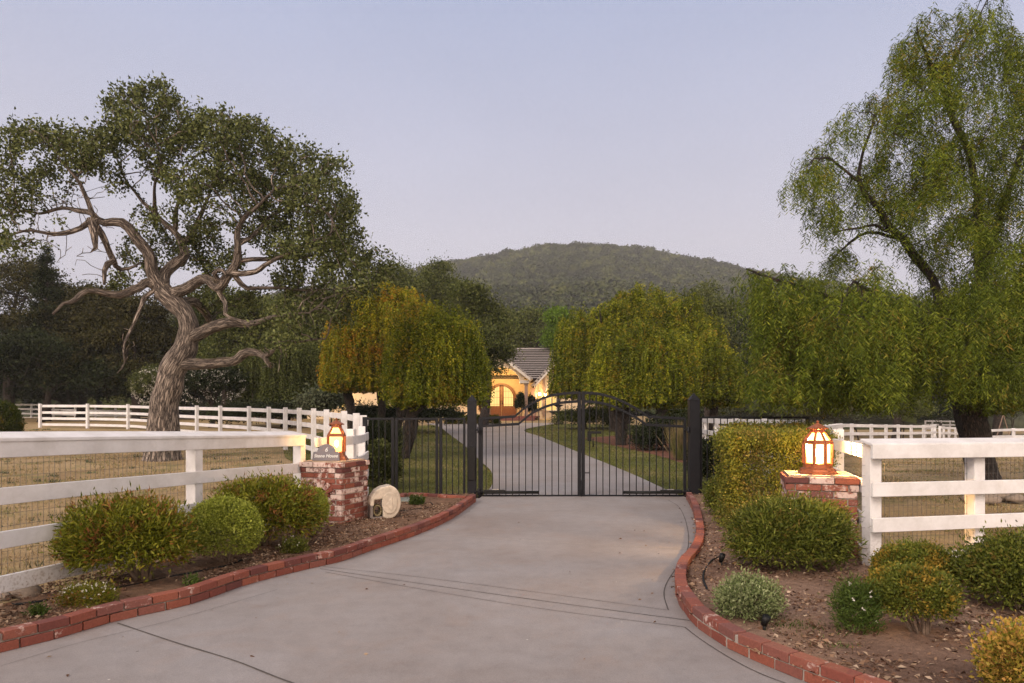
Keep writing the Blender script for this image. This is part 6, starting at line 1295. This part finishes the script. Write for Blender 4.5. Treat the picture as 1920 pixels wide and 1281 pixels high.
# reedy dry grass clump by the right gate leaf
rq = np.random.default_rng(5); cxr, cyr = XZ(1277, 21), 21.0; n = 700; gx_ = rq.normal(cxr, 0.10, n); gy_ = rq.normal(cyr, 0.10, n)
P = np.stack([gx_, gy_, np.full(n, h(cxr, cyr))], 1); D = unit(np.stack([rq.normal(0, .22, n), rq.normal(0, .22, n), np.ones(n)], 1)); r_ = thing("reed_clump", (cxr, cyr, h(cxr, cyr)), "tall clump of straw-coloured reeds behind the right end of the gate", "plant")
npmesh("stalks", leafV(P, D, rq.uniform(0.7, 1.35, n), 0.016, rq), -4, M_DRYG, r_)
# ------------------------------------------------------------------ the house
YH = 54.0
hx = lambda px, Y=YH: XZ(px, Y)
hzf = lambda py, Y=YH: EYE - (py - HY) / F * Y
STUCCO = simple("cream_stucco", (0.62, 0.50, 0.34), 0.85, 0, 0.15, 3, 0.1); TRIM = simple("pale_trim", (0.55, 0.50, 0.44), 0.6, 0, 0.1, 5); POSTM = simple("timber_column", (0.30, 0.20, 0.15), 0.7, 0, 0.3, 8)
DOORW = simple("stained_door_wood", (0.22, 0.085, 0.03), 0.5, 0, 0.4, 14); STEPB = m_brick("porch_brick", 0.05); CUT = simple("stone_quoin", (0.42, 0.27, 0.22), 0.85, 0, 0.5, 9, 0.3)
def m_tile():
    m, t, b, N = mat("grey_roof_tile"); p = pos(t, N); s_ = N("ShaderNodeSeparateXYZ"); t.links.new(p, s_.inputs[0]); n = noisen(t, N, 5, 5, 0.7, p)
    c = rampn(t, N, [(0.3, (0.21, 0.185, 0.17)), (0.7, (0.36, 0.32, 0.30))], n.outputs[0]).outputs[0]
    t.links.new(c, b.inputs["Base Color"]); b.inputs["Roughness"].default_value = 0.8; return m
TILE = m_tile()
WING = glow("lit_window_glow", (1.0, 0.60, 0.18), 1.25); DOORG = glow("lit_door_glass", (1.0, 0.66, 0.22), 1.45)
gH = 1.55
house = thing("house", (hx(960), YH, gH), "cream stucco house with a grey tiled roof, a lit porch and an arched double door", "house")
def qpart(name, m, f, bevel=0.0, parent=None):
    b = MB(); f(b); return b.build(name, m, parent or house, bevel=bevel)
X = hx
# main walls
def walls(b):
    b.box(((X(570) + X(1130)) / 2, YH + 4.2, (gH - 0.3 + hzf(712)) / 2 + 0.1), (X(1130) - X(570), 7.0, hzf(712) - gH + 0.5))
qpart("wall", STUCCO, walls)
# main roof: tiled courses, real overlapping boards running left to right
def roof(b):
    y0, z0, y1, z1 = YH - 0.2, hzf(712, YH), YH + 6.2, hzf(655, YH + 6.2); n = 17; x0, x1 = X(560), X(1037) * 1.10
    for i in range(n):
        a, c = i / n, (i + 1.35) / n; zt = lambda t: z0 + (z1 - z0) * t; yt = lambda t: y0 + (y1 - y0) * t
        p = [Vector((x0, yt(a), zt(a) + 0.14)), Vector((x1, yt(a), zt(a) + 0.14)), Vector((x1, yt(c), zt(c) + 0.0)), Vector((x0, yt(c), zt(c) + 0.0))]
        b.add(p + [q - Vector((0, 0, 0.05)) for q in p], [(0, 1, 2, 3), (7, 6, 5, 4), (1, 5, 6, 2), (2, 6, 7, 3), (3, 7, 4, 0)]); b.add([p[0], p[1], p[1] - Vector((0, 0, 0.10)), p[0] - Vector((0, 0, 0.10))], [(3, 2, 1, 0)], 1)
    b.box(((x0 + x1) / 2, y1 + 0.35, z1 + 0.05), (x1 - x0, 0.35, 0.16))
    p = [(x0, y1 + 0.5, z1), (x1, y1 + 0.5, z1), (x1, y1 + 7, z0), (x0, y1 + 7, z0)]; b.add([Vector(q) for q in p] + [Vector(q) - Vector((0, 0, 0.2)) for q in p], [(3, 2, 1, 0), (4, 5, 6, 7), (0, 1, 5, 4), (2, 3, 7, 6)])
qpart("roof", [TILE, simple("tile_butt_shadow", (0.035, 0.028, 0.026), 0.9)], roof)  # near-black butt strips paint in the shadow line under each tile course
# porch gable roof and front
def gable(xa, za, xb, zb, Yf, Yb, th=0.14):
    def f(b):
        n = 9; u = Vector((xb - xa, 0, zb - za)); nn = Vector((-(zb - za), 0, xb - xa)).normalized(); nn = nn if nn.z > 0 else -nn
        for i in range(n):
            a = Vector((xa, 0, za)) + u * (i / n); c = Vector((xa, 0, za)) + u * ((i + 1.25) / n); lowp, hip = (a, c) if a.z < c.z else (c, a)
            q = [lowp + nn * th * 1.35, hip + nn * th, hip, lowp]
            b.add([Vector((v.x, Yf, v.z)) for v in q] + [Vector((v.x, Yb, v.z)) for v in q], [(0, 1, 2, 3), (7, 6, 5, 4), (0, 4, 5, 1), (1, 5, 6, 2), (2, 6, 7, 3), (3, 7, 4, 0)])
    return f
YF = 50.6
ax_, az_ = XZ(920, YF), hzf(653, YF); rx_, rz_ = XZ(994.5, YF), hzf(711, YF); lx_ = 2 * ax_ - rx_
qpart("porch_roof", TILE, lambda b: (gable(ax_, az_, rx_, rz_, YF - 0.3, YH + 2.2)(b), gable(ax_, az_, lx_, rz_, YF - 0.3, YH + 2.2)(b)))
def fascia(b):
    for xe in (rx_, lx_): b.sweep([Vector((ax_, YF - 0.36, az_ - 0.06)), Vector((xe, YF - 0.36, rz_ - 0.06))], 0.08, 0.24)
qpart("porch_fascia", TRIM, fascia, 0.01)
# porch front: gable wall with an arched opening
def front(b):
    xc = XZ(940, YF); rad = XZ(974, YF) - xc; zs = hzf(716, YF); out_ = []; n = 18
    pts = [Vector((xc + rad * math.cos(math.pi * i / n), YF, zs + rad * 0.80 * math.sin(math.pi * i / n))) for i in range(n + 1)]
    zr = rz_ - 0.02; xr = XZ(983, YF); xl = 2 * ax_ - xr
    def ztop(x): return az_ - 0.16 - abs(x - ax_) * (az_ - rz_) / (rx_ - ax_)
    # right block, arch fan, left block
    def quad(a, c, d, e): b.add([a, c, d, e] + [v + Vector((0, 0.3, 0)) for v in (a, c, d, e)], [(0, 1, 2, 3), (7, 6, 5, 4), (0, 4, 5, 1), (2, 6, 7, 3), (1, 5, 6, 2), (3, 7, 4, 0)])
    for p, q in zip(pts, pts[1:]): quad(q, p, Vector((p.x, YF, ztop(p.x))), Vector((q.x, YF, ztop(q.x))))
    p = pts[0]; quad(Vector((p.x, YF, zs)), Vector((xr, YF, zs)), Vector((xr, YF, ztop(xr))), Vector((p.x, YF, ztop(p.x))))
    p = pts[-1]; quad(Vector((xl, YF, zs)), Vector((p.x, YF, zs)), Vector((p.x, YF, ztop(p.x))), Vector((xl, YF, ztop(xl))))
qpart("porch_gable", STUCCO, front)
qpart("porch_back_wall", STUCCO, lambda b: b.prism([Vector((lx_ + 0.1, YH + 0.55, rz_ + 0.1)), Vector((rx_ - 0.2, YH + 0.55, rz_ + 0.1)), Vector((ax_, YH + 0.55, az_ - 0.1))], (0, 1, 0), 0.0, 0.14))
def beam(b): b.box((XZ(983, YF + 0.6), YF + 0.75, hzf(716, YF)), (0.7, 1.7, 0.22))
qpart("porch_soffit", TRIM, beam, 0.01)
for px in (916.5, 986.5):
    qpart("porch_column", POSTM, lambda b, px=px: (b.box((XZ(px, YF + 0.15), YF + 0.15, (hzf(716, YF) + gH) / 2), (0.24, 0.24, hzf(716, YF) - gH)), b.box((XZ(px, YF + 0.15), YF + 0.15, gH + 0.12), (0.32, 0.32, 0.2)), b.box((XZ(px, YF + 0.15), YF + 0.15, hzf(716, YF) - 0.16), (0.34, 0.34, 0.14))), 0.015)
# arched double door
YD = YH + 0.62
def door():
    xc, zb_, w2 = XZ(940.5, YD), gH + 0.02, XZ(965, YD) - XZ(940.5, YD); zs = hzf(746, YD); n = 20
    fr = MB(); P = [Vector((xc + (w2 + 0.05) * math.cos(math.pi * i / n), YD - 0.06, zs + (w2 + 0.05) * math.sin(math.pi * i / n))) for i in range(n + 1)]
    fr.sweep([Vector((xc + w2 + 0.05, YD - 0.06, zb_)), *P, Vector((xc - w2 - 0.05, YD - 0.06, zb_))], 0.12, 0.14, vertical=False); fr.build("door_frame", DOORW, house)
    for s_ in (-1, 1):
        d = MB(); d.box((xc + s_ * w2 / 2, YD, zb_ + 0.42), (w2 - 0.03, 0.06, 0.80)); d.box((xc + s_ * 0.09, YD, (zb_ + zs + w2 * 0.96) / 2), (0.15, 0.07, zs + w2 * 0.96 - zb_)); d.box((xc + s_ * (w2 - 0.07), YD, (zb_ + zs) / 2), (0.13, 0.07, zs - zb_))
        d.box((xc + s_ * w2 / 2, YD - 0.035, zb_ + 0.42), (w2 * 0.6, 0.03, 0.46)); Q = [Vector((xc + s_ * (w2 - 0.06) * math.cos(math.pi / 2 * i / 10), YD, zs + (w2 - 0.06) * math.sin(math.pi / 2 * i / 10))) for i in range(11)]; d.sweep(Q, 0.07, 0.13, vertical=False)
        do = d.build("door", DOORW, house, bevel=0.006)
        g = MB(); pts = [Vector((xc + s_ * 0.12, YD + 0.02, zb_ + 0.80)), Vector((xc + s_ * (w2 - 0.1), YD + 0.02, zb_ + 0.80))] + [Vector((xc + s_ * (w2 - 0.1) * math.cos(math.pi / 2 * i / 10), YD + 0.02, zs + (w2 - 0.1) * math.sin(math.pi / 2 * i / 10))) for i in range(10)] + [Vector((xc + s_ * 0.12, YD + 0.02, zs + w2 - 0.13))]
        g.add(pts, [tuple(range(len(pts)))]); g.build("door_glass", DOORG, do)
        ir = MB()
        for k in range(6):
            x = xc + s_ * (0.18 + k * (w2 - 0.30) / 6); zt = zs + math.sqrt(max(0.01, (w2 - 0.1) ** 2 - (x - xc) ** 2)); ir.box((x, YD - 0.02, (zb_ + 0.8 + zt) / 2), (0.018, 0.02, zt - zb_ - 0.8))
        for zz in (0.95, 1.5, 2.0): ir.box((xc + s_ * w2 * 0.52, YD - 0.025, zb_ + zz), (w2 - 0.26, 0.014, 0.02))
        ir.build("door_grille", DOORW, do)
        hd = MB(); hd.tube([(xc + s_ * 0.06, YD - 0.08, zb_ + 0.95), (xc + s_ * 0.06, YD - 0.08, zb_ + 1.25)], 0.02, 6); hd.build("handle", BLACKP, do)
door()
# entry wall around the door stands 5 cm behind it; arched window wing on the right
def wing(b):
    Yw = YH - 0.9; x0, x1 = XZ(1004, Yw), XZ(1075, Yw); zt = hzf(722, Yw); zapx = hzf(676, Yw); xa = XZ(1048, Yw)
    P = [Vector((x0, Yw, gH - 0.4)), Vector((x1 + 0.8, Yw, gH - 0.4)), Vector((x1 + 0.8, Yw, zt)), Vector((xa, Yw, zapx)), Vector((x0, Yw, zt))]; b.prism(P, (0, 1, 0), 0.0, 3.0)
qpart("side_wing", STUCCO, wing)
Yw = YH - 0.9
qpart("wing_roof", TILE, lambda b: (gable(XZ(1048, Yw), hzf(672, Yw), XZ(1000, Yw), hzf(724, Yw), Yw - 0.45, YH + 3)(b), gable(XZ(1048, Yw), hzf(672, Yw), XZ(1096, Yw), hzf(724, Yw), Yw - 0.45, YH + 3)(b)))
qpart("wing_fascia", TRIM, lambda b: b.sweep([Vector((XZ(1048, Yw), Yw - 0.5, hzf(675, Yw))), Vector((XZ(1001, Yw), Yw - 0.5, hzf(726, Yw)))], 0.08, 0.2), 0.01)
for px in (1019.5, 1047.5): qpart("pilaster", POSTM, lambda b, px=px: b.box((XZ(px, Yw), Yw - 0.07, (hzf(705 if px < 1030 else 716, Yw) + gH) / 2), (0.16, 0.13, hzf(705 if px < 1030 else 716, Yw) - gH)), 0.01)
def window(x0, x1, z0, z1, Y, arch=False, bars=1, parent=None):
    fr = MB(); cx = (x0 + x1) / 2; w2 = (x1 - x0) / 2
    for x in (x0, x1): fr.box((x, Y - 0.05, (z0 + z1) / 2), (0.07, 0.08, z1 - z0))
    fr.box((cx, Y - 0.05, z0), (x1 - x0 + 0.12, 0.12, 0.07))
    if arch: fr.sweep([Vector((cx + w2 * math.cos(math.pi * i / 14), Y - 0.05, z1 + w2 * math.sin(math.pi * i / 14))) for i in range(15)], 0.08, 0.07, vertical=False)
    else: fr.box((cx, Y - 0.05, z1), (x1 - x0 + 0.07, 0.08, 0.07))
    for k in range(1, bars + 1): fr.box((x0 + (x1 - x0) * k / (bars + 1), Y - 0.045, (z0 + z1) / 2), (0.035, 0.05, z1 - z0 + (w2 if arch else 0) * 0.9 * (1 if bars == 1 else 0)))
    fr.box((cx, Y - 0.045, z0 + (z1 - z0) * 0.55), (x1 - x0, 0.045, 0.03)); f = fr.build("window", TRIM, house, bevel=0.004)
    g = MB(); P = [Vector((x0, Y - 0.02, z0)), Vector((x1, Y - 0.02, z0)), Vector((x1, Y - 0.02, z1))] + ([Vector((cx + w2 * math.cos(math.pi * i / 14), Y - 0.02, z1 + w2 * math.sin(math.pi * i / 14))) for i in range(1, 14)] if arch else []) + [Vector((x0, Y - 0.02, z1))]
    g.add(P, [tuple(range(len(P)))]); g.build("pane", WING, f)
window(XZ(1006, Yw), XZ(1016, Yw), hzf(768, Yw), hzf(738, Yw), Yw, False, 0)
window(XZ(1023.5, Yw), XZ(1043.5, Yw), hzf(770, Yw), hzf(733, Yw), Yw, True, 1)
Yl = YH + 0.7
for a, c, d, e in ((612, 626, 734, 765), (630, 650, 737, 764), (738, 752, 736, 757), (772, 786, 742, 757), (832, 846, 742, 758), (858, 868, 738, 758)): window(XZ(a, Yl), XZ(c, Yl), hzf(e, Yl), hzf(d, Yl), Yl, False, 1)
# stone quoin beside the porch, brick steps and porch floor
qpart("stone_pier", CUT, lambda b: b.box((XZ(1000, Yw), Yw - 0.1, (gH + hzf(728, Yw)) / 2), (0.42, 0.4, hzf(728, Yw) - gH)), 0.03)
def steps(b):
    for i in range(4): b.box((XZ(957, 49), 49.4 + 0.36 * i, gH - 0.42 + 0.13 * i), (3.6, 0.5, 0.13))
    b.box((XZ(957, 52), 52.8, gH - 0.02), (4.4, 4.6, 0.1))
qpart("brick_steps", STEPB, steps, 0.01)
def wall_lamp(px, py, Y, power, r=0.09):
    p = Vector((XZ(px, Y), Y, hzf(py, Y))); b = MB(); b.lathe([(0.05, 0.16), (0.09, 0.12), (0.10, 0.10)], p, 8); b.lathe([(0.06, -0.16), (0.08, -0.13), (0.07, -0.12)], p, 8); b.box((p.x, p.y + 0.12, p.z + 0.02), (0.04, 0.22, 0.04)); l = b.build("wall_lamp", COPPER, house)
    g = MB(); g.lathe([(0.065, -0.12), (0.085, 0.0), (0.09, 0.10)], p, 8); g.build("lamp_glass", glow("porch_lamp_glow", (1, 0.72, 0.35), 14), l)
    ld = bpy.data.lights.new("lamp_light", 'POINT'); ld.energy = power; ld.color = (1, 0.60, 0.22); ld.shadow_soft_size = 0.1; lo = bpy.data.objects.new("lamp_light", ld); COL.objects.link(lo); lo.location = p - Vector((0, 0.15, 0)); 
wall_lamp(905.5, 732, YF + 0.6, 60); wall_lamp(1011.5, 739, Yw - 0.3, 80); wall_lamp(1022.5, 740, Yw - 0.35, 50)
ld = bpy.data.lights.new("porch_light", 'POINT'); ld.energy = 480; ld.color = (1, 0.58, 0.20); ld.shadow_soft_size = 0.2; lo = bpy.data.objects.new("porch_light", ld); COL.objects.link(lo); lo.location = (XZ(942, 52), 52.3, hzf(712, 52))
ld = bpy.data.lights.new("eave_light", 'POINT'); ld.energy = 110; ld.color = (1, 0.58, 0.20); ld.shadow_soft_size = 0.2; lo = bpy.data.objects.new("eave_light", ld); COL.objects.link(lo); lo.location = (XZ(640, 53.2), 53.2, hzf(735, 53.2))
# porch planting, planters and fountain
PPG = "plants around the porch"
bush("climbing_plant", (XZ(977, 50.9), 50.9, gH + 1.0), (0.42, 0.4, 0.75), "dark leafy climbing plant left of the porch's right column", "plant", M_DARK, 300, 8, 0.14, 0.07, 301, base=(XZ(977, 50.9), 50.9, gH), rough=0.3, group=PPG)
bush("climbing_plant", (XZ(997, 51.3), 51.3, gH + 0.8), (0.36, 0.4, 0.75), "dark leafy plant between the porch column and the stone pier", "plant", M_DARK, 300, 8, 0.14, 0.07, 302, base=(XZ(997, 51.3), 51.3, gH), rough=0.3, group=PPG)
bush("red_flower_plant", (XZ(906, 50.2), 50.2, gH + 0.75), (0.26, 0.3, 0.62), "reddish flowering plant left of the arched door under the wall lamp", "plant", M_RED, 260, 8, 0.12, 0.06, 303, base=(XZ(906, 50.2), 50.2, gH), rough=0.3, group=PPG)
def bowl(px, Y, lab):
    x = XZ(px, Y); g = 1.25; r = thing("planter_bowl", (x, Y, g), lab, "planter"); b = MB(); b.lathe([(0.16, 0), (0.14, 0.1), (0.10, 0.2), (0.22, 0.3), (0.48, 0.5), (0.54, 0.62), (0.50, 0.62), (0.30, 0.5)], (x, Y, g), 20); b.build("bowl", BLACKP, r)
bowl(861, 49, "dark footed planter bowl left of the porch, above the low hedge")
def fountain():
    Y = 44.0; x = XZ(1047, Y); g = h(x, Y); r = thing("fountain", (x, Y, g), "dark tiered garden fountain in front of the house's right wing", "fountain"); m = simple("dark_bronze", (0.05, 0.035, 0.03), 0.5, 0.2, 0.4, 12)
    b = MB(); b.lathe([(0.34, 0), (0.30, 0.08), (0.14, 0.16), (0.12, 0.5), (0.25, 0.62)], (x, Y, g), 18); b.build("pedestal", m, r)
    b = MB(); b.lathe([(0.12, 0.60), (0.40, 0.68), (0.62, 0.82), (0.66, 0.86), (0.60, 0.86), (0.2, 0.76)], (x, Y, g), 24); b.build("lower_bowl", m, r)
    b = MB(); b.lathe([(0.10, 0.80), (0.08, 1.05), (0.14, 1.12), (0.33, 1.22), (0.36, 1.26), (0.3, 1.26), (0.08, 1.2)], (x, Y, g), 20); b.build("upper_bowl", m, r)
    b = MB(); b.lathe([(0.07, 1.2), (0.05, 1.32), (0.11, 1.42), (0.14, 1.52), (0.10, 1.62), (0.04, 1.68), (0.06, 1.72), (0.01, 1.80)], (x, Y, g), 14); b.build("finial", m, r)
fountain()
# small things far right: a timber A-frame and a pale rail stack
def aframe():
    Y = 47.0; x = XZ(1881, Y); g = zY(822, Y); r = thing("swing_frame", (x, Y, g), "pale timber A-frame standing far beyond the fence at the right edge", "A-frame"); zt = zY(777, Y); w_ = XZ(1893, Y) - x
    for s_ in (-1, 1):
        b = MB(); b.sweep([Vector((x + s_ * w_ * 1.1, Y, g)), Vector((x, Y, zt))], 0.07, 0.07); b.build("leg", POSTM, r)
    b = MB(); b.sweep([Vector((x - w_, Y + 0.3, g + 0.5)), Vector((x + w_, Y + 0.3, g + 0.5))], 0.06, 0.08); b.build("cross_bar", POSTM, r)
aframe()
# ------------------------------------------------------------------ evening air
def haze():
    b = MB(); b.box((0, 390, 110), (2700, 1000, 240)); b.v = [tuple(v) for v in b.v]
    m = bpy.data.materials.new("evening_haze"); m.use_nodes = True; t = m.node_tree; t.nodes.clear(); o = t.nodes.new("ShaderNodeOutputMaterial"); v = t.nodes.new("ShaderNodeVolumePrincipled")
    v.inputs["Color"].default_value = (0.88, 0.88, 0.90, 1); v.inputs["Density"].default_value = 0.00034; v.inputs["Anisotropy"].default_value = 0.0; t.links.new(v.outputs[0], o.inputs["Volume"])
    ob = b.build("haze", m); ob["kind"] = "stuff"; ob["label"] = "thin evening mist over the valley and the wooded hill"; ob["category"] = "haze"
haze()
print("objects", len(bpy.data.objects), "faces", sum(len(m.polygons) for m in bpy.data.meshes))
